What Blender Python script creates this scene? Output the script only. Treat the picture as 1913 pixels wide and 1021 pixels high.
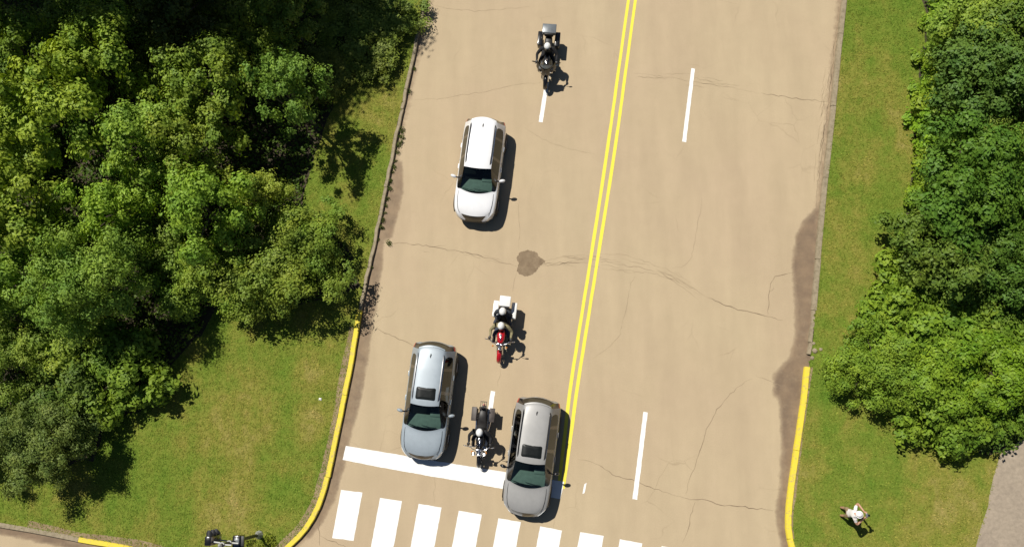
import bpy, bmesh, math, random
import numpy as np
from mathutils import Vector, Matrix, Quaternion

for o in list(bpy.data.objects):
    bpy.data.objects.remove(o, do_unlink=True)
SC = bpy.context.scene
COL = SC.collection
R = math.radians

# ------------------------------------------------------------------ camera
FOC, CAM_H = 1650.0, 33.7                      # focal length in photo pixels, drone height in metres
NADIR = (1035.0, 850.0)                         # photo pixel straight below the drone
_z = -Vector((NADIR[0] - 956.5, -(NADIR[1] - 510.5), -FOC)).normalized()
_x = (Vector((1, 0, 0)) - _z * _z.x).normalized()
_y = _z.cross(_x)
W2C = Matrix(((_x[0], _y[0], _z[0]), (_x[1], _y[1], _z[1]), (_x[2], _y[2], _z[2])))
C2W = W2C.transposed()
cam = bpy.data.cameras.new('camera')
cam.sensor_width = 36.0
cam.lens = 36.0 * FOC / 1913.0
cam.clip_end = 2000
camo = bpy.data.objects.new('camera', cam)
COL.objects.link(camo)
camo.matrix_world = Matrix.Translation((0, 0, CAM_H)) @ C2W.to_4x4()
SC.camera = camo

# ------------------------------------------------------------------ light
SUN = Vector((-0.40, 0.415, 1.0)).normalized()
w = bpy.data.worlds.new('World')
SC.world = w
w.use_nodes = True
nt = w.node_tree
sky = nt.nodes.new('ShaderNodeTexSky')
sky.sky_type = 'NISHITA'
sky.sun_disc = False
sky.sun_elevation = math.asin(SUN.z)
sky.sun_rotation = math.atan2(SUN.x, SUN.y) % (2 * math.pi)
sky.air_density = 0.8
sky.dust_density = 0.4
nt.links.new(sky.outputs[0], nt.nodes['Background'].inputs[0])
nt.nodes['Background'].inputs[1].default_value = 0.05
sl = bpy.data.lights.new('sun', 'SUN')
sl.energy = 5.0
sl.angle = R(0.5)
sl.color = (1.0, 0.955, 0.87)
so = bpy.data.objects.new('sun', sl)
COL.objects.link(so)
so.rotation_euler = (-SUN).to_track_quat('-Z', 'Y').to_euler()
so.location = SUN * 60
SC.view_settings.view_transform = 'Standard'
SC.view_settings.look = 'None'
SC.view_settings.gamma = 1.0
SC.view_settings.exposure = 0.0
SC.cycles.max_bounces = 6
SC.cycles.transparent_max_bounces = 8
SC.cycles.caustics_reflective = False
SC.cycles.caustics_refractive = False

# survey: photo pixel -> metres on the level plane at height z (used to take measurements off the photo)
def G(px, py, z=0.0):
    d = C2W @ Vector((px - 956.5, -(py - 510.5), -FOC))
    t = (z - CAM_H) / d.z
    return Vector((d.x * t, d.y * t, z))
def GP(pts, z=0.0):
    return [G(p[0], p[1], z) for p in pts]

# ------------------------------------------------------------------ materials
def new_mat(name):
    m = bpy.data.materials.new(name)
    m.use_nodes = True
    t = m.node_tree
    return m, t, t.nodes['Principled BSDF']
def N(t, kind, **kw):
    n = t.nodes.new(kind)
    for k, v in kw.items():
        if k in n.inputs:
            n.inputs[k].default_value = v
        else:
            setattr(n, k, v)
    return n
def ramp(t, fac, stops):
    r = t.nodes.new('ShaderNodeValToRGB')
    e = r.color_ramp.elements
    while len(e) < len(stops):
        e.new(0.5)
    for k, (p, c) in enumerate(stops):
        e[k].position = p
        e[k].color = (*c, 1) if len(c) == 3 else c
    t.links.new(fac, r.inputs[0])
    return r
def mixc(t, fac, a, b, mode='MIX'):
    n = t.nodes.new('ShaderNodeMix')
    n.data_type = 'RGBA'
    n.blend_type = mode
    for sock, val in ((n.inputs[0], fac), (n.inputs[6], a), (n.inputs[7], b)):
        if hasattr(val, 'is_output'):
            t.links.new(val, sock)
        else:
            sock.default_value = val if not isinstance(val, tuple) else (*val, 1)[:4]
    return n.outputs[2]
def noise(t, vec, scale, detail=4, rough=0.55, dist=0.0):
    n = N(t, 'ShaderNodeTexNoise', Scale=scale, Detail=detail, Roughness=rough, Distortion=dist)
    t.links.new(vec, n.inputs['Vector'])
    return n.outputs['Fac']
def geo_pos(t):
    return t.nodes.new('ShaderNodeNewGeometry').outputs['Position']
def math_n(t, op, a, b=0.0, c=0.0):
    n = t.nodes.new('ShaderNodeMath')
    n.operation = op
    for i, v in enumerate((a, b, c)):
        if hasattr(v, 'is_output'):
            t.links.new(v, n.inputs[i])
        else:
            n.inputs[i].default_value = v
    return n.outputs[0]
def bump(t, b, h, strength=0.4, dist=0.01):
    n = N(t, 'ShaderNodeBump', Strength=strength, Distance=dist)
    t.links.new(h, n.inputs['Height'])
    t.links.new(n.outputs[0], b.inputs['Normal'])

def paint(name, col, rough=0.35, metal=0.0, coat=0.0, var=0.06, scale=6.0):
    m, t, b = new_mat(name)
    tc = t.nodes.new('ShaderNodeTexCoord').outputs['Object']
    f = noise(t, tc, scale, 5)
    lo = tuple(c * (1 - var) for c in col)
    hi = tuple(min(1, c * (1 + var)) for c in col)
    r = ramp(t, f, [(0.3, lo), (0.7, hi)])
    t.links.new(r.outputs[0], b.inputs['Base Color'])
    rr = math_n(t, 'MULTIPLY_ADD', f, 0.16, rough - 0.08)
    t.links.new(rr, b.inputs['Roughness'])
    b.inputs['Metallic'].default_value = metal
    b.inputs['Coat Weight'].default_value = coat
    b.inputs['Coat Roughness'].default_value = 0.08
    return m

def glass(name, tint, alpha=0.5):
    m = bpy.data.materials.new(name)
    m.use_nodes = True
    t = m.node_tree
    t.nodes.clear()
    out = t.nodes.new('ShaderNodeOutputMaterial')
    tr = N(t, 'ShaderNodeBsdfTransparent', Color=(*tint, 1))
    gl = N(t, 'ShaderNodeBsdfGlossy', Roughness=0.05, Color=(0.9, 0.95, 0.95, 1))
    fr = N(t, 'ShaderNodeFresnel', IOR=1.5)
    mx = t.nodes.new('ShaderNodeMixShader')
    # a thin pane: same reflectance from either face
    bf = t.nodes.new('ShaderNodeNewGeometry').outputs['Backfacing']
    t.links.new(math_n(t, 'MULTIPLY_ADD', bf, 1 / 1.5 - 1.5, 1.5), fr.inputs['IOR'])
    tc = t.nodes.new('ShaderNodeTexCoord').outputs['Object']
    f = noise(t, tc, 3.0, 3)
    gr = math_n(t, 'MULTIPLY_ADD', f, 0.08, 0.02)
    t.links.new(gr, gl.inputs['Roughness'])
    t.links.new(fr.outputs[0], mx.inputs[0])
    t.links.new(tr.outputs[0], mx.inputs[1])
    t.links.new(gl.outputs[0], mx.inputs[2])
    t.links.new(mx.outputs[0], out.inputs[0])
    return m

M = {}
M['black_plastic'] = paint('black_plastic', (0.018, 0.018, 0.019), 0.5)
M['gloss_black'] = paint('gloss_black', (0.008, 0.008, 0.009), 0.22, coat=0.5)
M['sunroof'] = paint('sunroof', (0.010, 0.012, 0.012), 0.35, var=0.2)
M['sunroof'].node_tree.nodes['Principled BSDF'].inputs['Specular IOR Level'].default_value = 0.15
M['rubber'] = paint('rubber', (0.02, 0.02, 0.02), 0.75, var=0.2)
M['alloy'] = paint('alloy', (0.45, 0.45, 0.46), 0.35, 0.9)
M['chrome'] = paint('chrome', (0.75, 0.75, 0.76), 0.14, 1.0)
M['dull_metal'] = paint('dull_metal', (0.22, 0.22, 0.225), 0.45, 0.8)
M['dark_metal'] = paint('dark_metal', (0.05, 0.05, 0.052), 0.45, 0.6)
M['white_car'] = paint('white_car', (0.80, 0.80, 0.81), 0.25, coat=0.6, var=0.015)
M['blue_car'] = paint('blue_car', (0.325, 0.375, 0.415), 0.42, 0.12, coat=0.35, var=0.03)
M['grey_car'] = paint('grey_car', (0.315, 0.31, 0.30), 0.45, 0.12, coat=0.3, var=0.03)
M['glass'] = glass('glass', (0.52, 0.66, 0.60))
M['dark_glass'] = glass('dark_glass', (0.06, 0.07, 0.07))
M['clear_glass'] = glass('clear_glass', (0.75, 0.80, 0.82))
M['smoke_glass'] = glass('smoke_glass', (0.20, 0.22, 0.24))
M['lens'] = paint('lens', (0.72, 0.74, 0.76), 0.1, 0.3, coat=1.0)
M['red_lens'] = paint('red_lens', (0.45, 0.012, 0.012), 0.2, coat=1.0)
M['amber_lens'] = paint('amber_lens', (0.7, 0.22, 0.02), 0.2, coat=1.0)
M['interior'] = paint('interior', (0.045, 0.05, 0.05), 0.8, var=0.2)
M['interior_grey'] = paint('interior_grey', (0.20, 0.22, 0.215), 0.8, var=0.15)
M['seat_leather'] = paint('seat_leather', (0.02, 0.018, 0.017), 0.5, var=0.25)
M['red_paint'] = paint('red_paint', (0.42, 0.006, 0.014), 0.22, coat=1.0)
M['white_paint'] = paint('white_paint', (0.80, 0.80, 0.78), 0.28, coat=0.6, var=0.03)
M['bag_grey'] = paint('bag_grey', (0.16, 0.175, 0.185), 0.3, 0.2, coat=0.6, var=0.1)
M['bag_leather'] = paint('bag_leather', (0.075, 0.062, 0.055), 0.55, var=0.3)
M['black_cloth'] = paint('black_cloth', (0.014, 0.014, 0.016), 0.9, var=0.3, scale=14)
M['navy_cloth'] = paint('navy_cloth', (0.03, 0.035, 0.045), 0.9, var=0.3, scale=14)
M['olive_cloth'] = paint('olive_cloth', (0.26, 0.225, 0.12), 0.9, var=0.25, scale=14)
M['vest'] = paint('vest', (0.62, 0.66, 0.08), 0.8, var=0.15, scale=14)
M['denim'] = paint('denim', (0.045, 0.055, 0.08), 0.9, var=0.25, scale=14)
M['white_cloth'] = paint('white_cloth', (0.82, 0.80, 0.79), 0.9, var=0.06, scale=14)
M['khaki'] = paint('khaki', (0.36, 0.26, 0.15), 0.9, var=0.15, scale=14)
M['skin'] = paint('skin', (0.52, 0.29, 0.19), 0.55, var=0.08)
M['hair'] = paint('hair', (0.035, 0.022, 0.014), 0.7, var=0.3)
M['signal_grey'] = paint('signal_grey', (0.42, 0.42, 0.40), 0.5, 0.3, var=0.12)
M['bark'] = paint('bark', (0.11, 0.085, 0.062), 0.95, var=0.35, scale=9)

# weathered markings: colour lost where noise is high
def marking(name, col, worn, scale=22.0, lo=0.62, hi=0.80, grime=0.10):
    m, t, b = new_mat(name)
    p = geo_pos(t)
    f = noise(t, p, scale, 6, 0.65)
    g = noise(t, p, 2.2, 4)
    wear = ramp(t, f, [(lo, (0, 0, 0)), (hi, (1, 1, 1))])
    gc = mixc(t, math_n(t, 'MULTIPLY', g, grime), col, worn)
    c = mixc(t, wear.outputs[0], gc, worn)
    t.links.new(c, b.inputs['Base Color'])
    b.inputs['Roughness'].default_value = 0.75
    bump(t, b, f, 0.3, 0.004)
    return m
ROADC = (0.464, 0.364, 0.232)
M['mark_white'] = marking('mark_white', (0.82, 0.82, 0.80), (0.62, 0.54, 0.42))
M['mark_yellow'] = marking('mark_yellow', (0.80, 0.69, 0.055), (0.62, 0.50, 0.16), lo=0.60)
M['kerb_yellow'] = marking('kerb_yellow', (0.80, 0.645, 0.022), (0.48, 0.37, 0.14), 9, 0.52, 0.70, 0.40)
M['kerb_stone'] = marking('kerb_stone', (0.36, 0.295, 0.195), (0.17, 0.135, 0.08), 7, 0.45, 0.72, 0.6)

def road_material():
    m, t, b = new_mat('road_concrete')
    p = geo_pos(t)
    mp = N(t, 'ShaderNodeMapping')
    mp.inputs['Scale'].default_value = (1.0, 0.16, 1.0)
    mp.inputs['Rotation'].default_value = (0, 0, R(8.5))
    t.links.new(p, mp.inputs[0])
    big = noise(t, p, 0.16, 4)
    streak = noise(t, mp.outputs[0], 1.1, 5, 0.6)
    mid = noise(t, p, 1.7, 5, 0.6)
    fine = noise(t, p, 38.0, 4, 0.7)
    c = ramp(t, big, [(0.30, (0.456, 0.350, 0.229)), (0.52, ROADC), (0.72, (0.478, 0.382, 0.242))]).outputs[0]
    s = ramp(t, streak, [(0.32, (0.93, 0.925, 0.92)), (0.68, (1.04, 1.04, 1.04))]).outputs[0]
    c = mixc(t, 1.0, c, s, 'MULTIPLY')
    s2 = ramp(t, mid, [(0.30, (0.97, 0.968, 0.965)), (0.70, (1.02, 1.02, 1.02))]).outputs[0]
    c = mixc(t, 1.0, c, s2, 'MULTIPLY')
    s3 = ramp(t, fine, [(0.30, (0.84, 0.835, 0.83)), (0.62, (1.06, 1.06, 1.06))]).outputs[0]
    c = mixc(t, 1.0, c, s3, 'MULTIPLY')
    at = t.nodes.new('ShaderNodeAttribute')
    at.attribute_name = 'dirt'
    e = noise(t, p, 2.6, 6, 0.62)
    e2 = noise(t, p, 12.0, 4, 0.6)
    k = math_n(t, 'MULTIPLY_ADD', math_n(t, 'SUBTRACT', e, 0.5), 0.80, at.outputs['Fac'])
    k = math_n(t, 'MULTIPLY_ADD', math_n(t, 'SUBTRACT', e2, 0.5), 0.30, k)
    mask = ramp(t, k, [(0.26, (0, 0, 0)), (0.58, (0.68, 0.68, 0.68)), (0.95, (1, 1, 1))]).outputs[0]
    dc = ramp(t, mid, [(0.35, (0.238, 0.165, 0.102)), (0.65, (0.172, 0.120, 0.078))]).outputs[0]
    c = mixc(t, mask, c, dc)
    # hairline crazing
    vo = N(t, 'ShaderNodeTexVoronoi', Scale=0.9)
    vo.feature = 'DISTANCE_TO_EDGE'
    wp = N(t, 'ShaderNodeMix')
    wp.data_type = 'VECTOR'
    wp.inputs[0].default_value = 0.22
    nn = N(t, 'ShaderNodeTexNoise', Scale=1.4, Detail=6)
    t.links.new(p, nn.inputs['Vector'])
    t.links.new(p, wp.inputs[4])
    t.links.new(nn.outputs['Color'], wp.inputs[5])
    t.links.new(wp.outputs[1], vo.inputs['Vector'])
    hl = ramp(t, vo.outputs['Distance'], [(0.0, (1, 1, 1)), (0.012, (0, 0, 0))]).outputs[0]
    gate = ramp(t, noise(t, p, 0.35, 3), [(0.55, (0, 0, 0)), (0.68, (0.45, 0.45, 0.45))]).outputs[0]
    c = mixc(t, mixc(t, 1.0, hl, gate, 'MULTIPLY'), c, (0.26, 0.19, 0.115))
    t.links.new(c, b.inputs['Base Color'])
    b.inputs['Roughness'].default_value = 0.88
    bump(t, b, fine, 0.25, 0.004)
    return m
M['road'] = road_material()

def flat_mat(name, a, b_, scale, rough=0.9):
    m, t, b = new_mat(name)
    p = geo_pos(t)
    f = noise(t, p, scale, 6, 0.65)
    g = noise(t, p, scale * 9, 4, 0.65)
    c = ramp(t, f, [(0.32, a), (0.68, b_)]).outputs[0]
    s = ramp(t, g, [(0.3, (0.82, 0.82, 0.82)), (0.7, (1.12, 1.12, 1.12))]).outputs[0]
    c = mixc(t, 1.0, c, s, 'MULTIPLY')
    t.links.new(c, b.inputs['Base Color'])
    b.inputs['Roughness'].default_value = rough
    bump(t, b, g, 0.4, 0.01)
    return m
M['crack'] = flat_mat('crack', (0.17, 0.122, 0.072), (0.28, 0.21, 0.13), 3.0)
M['crack_fine'] = flat_mat('crack_fine', (0.27, 0.20, 0.125), (0.36, 0.275, 0.172), 3.0)
M['patch'] = flat_mat('patch', (0.185, 0.130, 0.078), (0.265, 0.195, 0.120), 4.0)
M['path'] = flat_mat('path', (0.30, 0.245, 0.185), (0.36, 0.295, 0.22), 0.8)
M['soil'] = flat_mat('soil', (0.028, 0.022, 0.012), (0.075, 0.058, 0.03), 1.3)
M['verge'] = flat_mat('verge', (0.20, 0.14, 0.075), (0.33, 0.245, 0.14), 2.0)
M['earth'] = flat_mat('earth', (0.06, 0.07, 0.02), (0.10, 0.10, 0.03), 0.5)

def lawn_colour(t):
    p = geo_pos(t)
    big = noise(t, p, 0.20, 4, 0.6, 0.4)
    mid = noise(t, p, 1.15, 6, 0.68, 0.3)
    mp = N(t, 'ShaderNodeMapping')
    mp.inputs['Rotation'].default_value = (0, 0, R(7))
    mp.inputs['Scale'].default_value = (1.0, 0.22, 1.0)
    t.links.new(p, mp.inputs[0])
    stripe = noise(t, mp.outputs[0], 0.75, 4, 0.6)
    fine = noise(t, p, 13.0, 5, 0.72)
    k = math_n(t, 'MULTIPLY', big, 0.38)
    k = math_n(t, 'MULTIPLY_ADD', mid, 0.34, k)
    k = math_n(t, 'MULTIPLY_ADD', stripe, 0.28, k)
    c = ramp(t, k, [(0.375, (0.095, 0.170, 0.018)), (0.475, (0.145, 0.190, 0.026)), (0.555, (0.205, 0.202, 0.038)),
                    (0.67, (0.305, 0.245, 0.085))]).outputs[0]
    s = ramp(t, fine, [(0.28, (0.66, 0.70, 0.58)), (0.5, (1, 1, 1)), (0.74, (1.38, 1.32, 1.5))]).outputs[0]
    return mixc(t, 1.0, c, s, 'MULTIPLY'), fine
def lawn_material():
    m, t, b = new_mat('lawn')
    c, fine = lawn_colour(t)
    t.links.new(c, b.inputs['Base Color'])
    b.inputs['Roughness'].default_value = 0.95
    b.inputs['Specular IOR Level'].default_value = 0.1
    bump(t, b, fine, 0.6, 0.03)
    return m
M['lawn'] = lawn_material()
def grass_material():
    m, t, b = new_mat('grass_blades')
    c, fine = lawn_colour(t)
    g = t.nodes.new('ShaderNodeNewGeometry')
    s = ramp(t, g.outputs['Random Per Island'], [(0.0, (0.85, 0.95, 0.7)), (0.7, (1.15, 1.15, 1.0)), (0.95, (1.7, 1.5, 1.6))]).outputs[0]
    c = mixc(t, 1.0, c, s, 'MULTIPLY')
    t.links.new(c, b.inputs['Base Color'])
    b.inputs['Roughness'].default_value = 0.8
    b.inputs['Specular IOR Level'].default_value = 0.15
    return m
M['grass'] = grass_material()

def leaf_material():
    m = bpy.data.materials.new('leaves')
    m.use_nodes = True
    t = m.node_tree
    t.nodes.clear()
    out = t.nodes.new('ShaderNodeOutputMaterial')
    oi = t.nodes.new('ShaderNodeObjectInfo')
    g = t.nodes.new('ShaderNodeNewGeometry')
    tc = t.nodes.new('ShaderNodeTexCoord')
    s = ramp(t, g.outputs['Random Per Island'], [(0.0, (0.78, 0.82, 0.75)), (0.5, (1.0, 1.0, 1.0)), (0.9, (1.18, 1.14, 1.05)), (1.0, (1.32, 1.25, 1.3))]).outputs[0]
    c = mixc(t, 1.0, oi.outputs['Color'], s, 'MULTIPLY')
    f = noise(t, tc.outputs['Object'], 0.9, 3)
    s2 = ramp(t, f, [(0.33, (0.72, 0.84, 0.85)), (0.67, (1.22, 1.12, 0.95))]).outputs[0]
    c = mixc(t, 1.0, c, s2, 'MULTIPLY')
    d = N(t, 'ShaderNodeBsdfPrincipled', Roughness=0.5)
    d.inputs['Specular IOR Level'].default_value = 0.2
    tl = t.nodes.new('ShaderNodeBsdfTranslucent')
    ct = mixc(t, 1.0, c, (1.25, 1.25, 0.45), 'MULTIPLY')
    t.links.new(c, d.inputs['Base Color'])
    t.links.new(ct, tl.inputs[0])
    mx = N(t, 'ShaderNodeMixShader')
    mx.inputs[0].default_value = 0.26
    t.links.new(d.outputs[0], mx.inputs[1])
    t.links.new(tl.outputs[0], mx.inputs[2])
    t.links.new(mx.outputs[0], out.inputs[0])
    return m
M['leaf'] = leaf_material()

# ------------------------------------------------------------------ mesh helpers
def link(name, me, parent=None):
    o = bpy.data.objects.new(name, me)
    COL.objects.link(o)
    if parent is not None:
        o.parent = parent
    return o
def empty(name, loc, rz=0.0):
    o = bpy.data.objects.new(name, None)
    o.empty_display_size = 0.3
    COL.objects.link(o)
    o.location = loc
    o.rotation_euler = (0, 0, rz)
    return o
def tag(o, label=None, cat=None, group=None, kind=None):
    if label: o['label'] = label
    if cat: o['category'] = cat
    if group: o['group'] = group
    if kind: o['kind'] = kind
    return o

class MB:
    def __init__(s):
        s.v, s.f, s.m = [], [], []
    def add(s, vs, fs, mi=0, T=None):
        b = len(s.v)
        for v in vs:
            v = Vector(v)
            s.v.append(tuple(T @ v) if T else tuple(v))
        for f in fs:
            s.f.append(tuple(i + b for i in f))
            s.m.append(mi)
        return s
    def addbm(s, bm, mi=0, T=None):
        bm.verts.index_update()
        s.add([v.co for v in bm.verts], [[v.index for v in f.verts] for f in bm.faces], mi, T)
        bm.free()
        return s
    def box(s, c, size, bev=0.0, mi=0, rot=None, seg=2, taper=None):
        bm = bmesh.new()
        bmesh.ops.create_cube(bm, size=1.0)
        for v in bm.verts:
            if taper and v.co.z > 0:
                v.co.x *= taper[0]; v.co.y *= taper[1]
            v.co = Vector((v.co.x * size[0], v.co.y * size[1], v.co.z * size[2]))
        if bev:
            bmesh.ops.bevel(bm, geom=list(bm.edges), offset=bev, segments=seg, affect='EDGES', profile=0.5)
        T = Matrix.Translation(c)
        if rot is not None:
            T = T @ rot.to_4x4()
        return s.addbm(bm, mi, T)
    def tube(s, pts, rad, n=8, mi=0, cap=True):
        pts = [Vector(p) for p in pts]
        if not hasattr(rad, '__len__'):
            rad = [rad] * len(pts)
        b = len(s.v)
        up = Vector((0, 0, 1))
        prev = None
        for i, p in enumerate(pts):
            a = pts[max(0, i - 1)]; c = pts[min(len(pts) - 1, i + 1)]
            d = (c - a).normalized()
            if prev is None:
                u = d.cross(up)
                if u.length < 1e-3: u = d.cross(Vector((1, 0, 0)))
            else:
                u = prev - d * prev.dot(d)
            u.normalize(); prev = u
            v = d.cross(u)
            for k in range(n):
                an = 2 * math.pi * k / n
                s.v.append(tuple(p + (u * math.cos(an) + v * math.sin(an)) * rad[i]))
        for i in range(len(pts) - 1):
            for k in range(n):
                k2 = (k + 1) % n
                s.f.append((b + i * n + k, b + i * n + k2, b + (i + 1) * n + k2, b + (i + 1) * n + k)); s.m.append(mi)
        if cap:
            s.f.append(tuple(b + k for k in range(n))[::-1]); s.m.append(mi)
            e = b + (len(pts) - 1) * n
            s.f.append(tuple(e + k for k in range(n))); s.m.append(mi)
        return s
    def ell(s, c, r, nu=14, nv=9, mi=0, rot=None, zmin=-1.0, zmax=1.0):
        vs, fs = [], []
        t0, t1 = math.asin(max(-1, zmin)), math.asin(min(1, zmax))
        for j in range(nv + 1):
            t = t0 + (t1 - t0) * j / nv
            for i in range(nu):
                a = 2 * math.pi * i / nu
                vs.append(Vector((r[0] * math.cos(t) * math.cos(a), r[1] * math.cos(t) * math.sin(a), r[2] * math.sin(t))))
        for j in range(nv):
            for i in range(nu):
                i2 = (i + 1) % nu
                fs.append((j * nu + i, j * nu + i2, (j + 1) * nu + i2, (j + 1) * nu + i))
        T = Matrix.Translation(c)
        if rot is not None: T = T @ rot.to_4x4()
        return s.add(vs, fs, mi, T)
    def lathe(s, prof, c=(0, 0, 0), axis='y', n=24, mi=0):
        vs, fs = [], []
        for (r, h) in prof:
            for i in range(n):
                a = 2 * math.pi * i / n
                if axis == 'y': vs.append((r * math.cos(a), h, r * math.sin(a)))
                elif axis == 'x': vs.append((h, r * math.cos(a), r * math.sin(a)))
                else: vs.append((r * math.cos(a), r * math.sin(a), h))
        for j in range(len(prof) - 1):
            for i in range(n):
                i2 = (i + 1) % n
                fs.append((j * n + i, j * n + i2, (j + 1) * n + i2, (j + 1) * n + i))
        return s.add(vs, fs, mi, Matrix.Translation(c))
    def loft(s, rings, mi=0, closed=True, cap=True):
        b = len(s.v); n = len(rings[0])
        for r in rings:
            for p in r: s.v.append(tuple(p))
        for j in range(len(rings) - 1):
            for i in range(n if closed else n - 1):
                i2 = (i + 1) % n
                s.f.append((b + j * n + i, b + j * n + i2, b + (j + 1) * n + i2, b + (j + 1) * n + i)); s.m.append(mi)
        if cap and closed:
            s.f.append(tuple(b + i for i in range(n))[::-1]); s.m.append(mi)
            e = b + (len(rings) - 1) * n
            s.f.append(tuple(e + i for i in range(n))); s.m.append(mi)
        return s
    def mesh(s, name, mats, smooth=True, angle=40, fixn=True):
        me = bpy.data.meshes.new(name)
        me.from_pydata(s.v, [], s.f)
        for m_ in (mats if isinstance(mats, (list, tuple)) else [mats]):
            me.materials.append(m_)
        me.polygons.foreach_set('material_index', s.m)
        if fixn:
            bm = bmesh.new(); bm.from_mesh(me)
            bmesh.ops.recalc_face_normals(bm, faces=bm.faces)
            bm.to_mesh(me); bm.free()
        if smooth:
            me.polygons.foreach_set('use_smooth', [True] * len(me.polygons))
            me.set_sharp_from_angle(angle=R(angle))
        me.update()
        return me
    def build(s, name, mats, parent=None, **kw):
        return link(name, s.mesh(name, mats, **kw), parent)

def np_mesh(name, v, f, mat):
    """v (n,3), f (m,k) arrays with k constant"""
    v = np.asarray(v, dtype=np.float32); f = np.asarray(f, dtype=np.int32)
    me = bpy.data.meshes.new(name)
    me.vertices.add(len(v)); me.vertices.foreach_set('co', v.ravel())
    me.loops.add(f.size); me.loops.foreach_set('vertex_index', f.ravel())
    me.polygons.add(len(f))
    k = f.shape[1]
    me.polygons.foreach_set('loop_start', np.arange(0, f.size, k, dtype=np.int32))
    me.materials.append(mat)
    me.update(calc_edges=True)
    return me

def inside(P, poly):
    x, y = P[:, 0], P[:, 1]
    r = np.zeros(len(P), bool)
    n = len(poly)
    for i in range(n):
        x0, y0 = poly[i][0], poly[i][1]; x1, y1 = poly[(i + 1) % n][0], poly[(i + 1) % n][1]
        if y0 == y1: continue
        c = ((y0 > y) != (y1 > y)) & (x < (x1 - x0) * (y - y0) / (y1 - y0) + x0)
        r ^= c
    return r
def dist_poly(P, poly, closed=True):
    d = np.full(len(P), 1e9)
    n = len(poly)
    for i in range(n if closed else n - 1):
        a = np.array(poly[i][:2]); b = np.array(poly[(i + 1) % n][:2])
        ab = b - a
        t = np.clip(((P - a) @ ab) / max(1e-9, ab @ ab), 0, 1)
        d = np.minimum(d, np.linalg.norm(P - (a + t[:, None] * ab), axis=1))
    return d
def smooth_line(pts, step=0.35):
    """Catmull-Rom through the points, resampled"""
    P = [Vector(p) for p in pts]
    P = [P[0] * 2 - P[1]] + P + [P[-1] * 2 - P[-2]]
    out = []
    for i in range(1, len(P) - 2):
        n = max(2, int((P[i + 1] - P[i]).length / step))
        for k in range(n):
            t = k / n
            a, b, c, d = P[i - 1], P[i], P[i + 1], P[i + 2]
            out.append(0.5 * ((2 * b) + (c - a) * t + (2 * a - 5 * b + 4 * c - d) * t * t + (3 * b - a - 3 * c + d) * t ** 3))
    out.append(P[-2])
    return out
def side_normals(line):
    ns = []
    for i in range(len(line)):
        d = (line[min(i + 1, len(line) - 1)] - line[max(i - 1, 0)])
        d.z = 0; d.normalize()
        ns.append(Vector((d.y, -d.x, 0)))          # to the right of travel
    return ns
def poly_sheet(name, poly, z, mat, parent=None):
    bm = bmesh.new()
    vs = [bm.verts.new((p[0], p[1], z)) for p in poly]
    f = bm.faces.new(vs)
    if f.normal.z < 0 or f.calc_area() == 0: f.normal_flip()
    f.normal_update()
    if f.normal.z < 0: f.normal_flip()
    bmesh.ops.triangulate(bm, faces=[f], ngon_method='EAR_CLIP')
    me = bpy.data.meshes.new(name); bm.to_mesh(me); bm.free()
    me.materials.append(mat)
    return link(name, me, parent)

# ------------------------------------------------------------------ ground, road, kerbs
rng = random.Random(4)
LZ = 0.12                                                         # level of the lawns above the road
left_kerb = smooth_line(GP([(806, -60), (795, 0), (785, 45), (765, 145), (745, 235), (728, 320), (705, 430), (690, 500), (673, 580),
                 (656, 680), (641, 755), (628, 820), (613, 890), (596, 945), (573, 985), (545, 1015), (510, 1045), (460, 1066),
                 (400, 1066), (330, 1046), (250, 1024), (150, 1006), (70, 990), (0, 978), (-120, 956)]))
right_kerb = smooth_line(GP([(1585, -60), (1577, 0), (1566, 100), (1556, 200), (1545, 300), (1535, 400), (1526, 500), (1519, 580), (1514, 640),
                 (1507, 685), (1500, 750), (1490, 820), (1481, 880), (1473, 945), (1472, 985), (1480, 1025), (1505, 1066), (1560, 1100), (1650, 1122)]))
def extend(line, n0, n1):
    d0 = (line[0] - line[1]).normalized(); d1 = (line[-1] - line[-2]).normalized()
    return [line[0] + d0 * n0] + line + [line[-1] + d1 * n1]
left_full = extend(left_kerb, 45, 45)
right_full = extend(right_kerb, 45, 45)

# base sheet to the horizon
bm_ = MB().add([(-600, -600, -0.06), (600, -600, -0.06), (600, 600, -0.06), (-600, 600, -0.06)], [(0, 1, 2, 3)])
tag(bm_.build('ground', M['earth'], smooth=False), kind='structure')

# road: one sheet, finely divided where it is in view so that gutter dirt can follow the kerbs
x0, x1, y0, y1, st = -21.0, 17.0, -7.5, 21.0, 0.14
xs = np.concatenate([[-60.0], np.arange(x0, x1, st), [60.0]])
ys = np.concatenate([[-40.0], np.arange(y0, y1, st), [70.0]])
gx, gy = np.meshgrid(xs, ys)
PV = np.stack([gx.ravel(), gy.ravel(), np.zeros(gx.size)], 1)
nx, ny = len(xs), len(ys)
ii = (np.arange(ny - 1)[:, None] * nx + np.arange(nx - 1)[None, :]).ravel()
FV = np.stack([ii, ii + 1, ii + nx + 1, ii + nx], 1)
rme = np_mesh('road', PV, FV, M['road'])
road = tag(link('road', rme), kind='structure')
P2 = PV[:, :2]
dirt = np.zeros(len(P2))
def soft(poly_px, width, amount):
    global dirt
    poly = [tuple(p[:2]) for p in GP(poly_px)]
    d = dist_poly(P2, poly)
    sd = np.where(inside(P2, poly), d, -d)
    dirt = np.maximum(dirt, np.clip(0.5 + sd / (2 * width), 0, 1) * amount)
soft([(1545, 330), (1528, 385), (1500, 412), (1487, 440), (1480, 480), (1481, 520), (1484, 560), (1486, 620), (1478, 660), (1462, 690), (1450, 720),
      (1458, 780), (1459, 850), (1457, 910), (1448, 960), (1458, 1010), (1470, 1060), (1495, 1060), (1530, 600), (1550, 330)], 0.13, 0.92)
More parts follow.
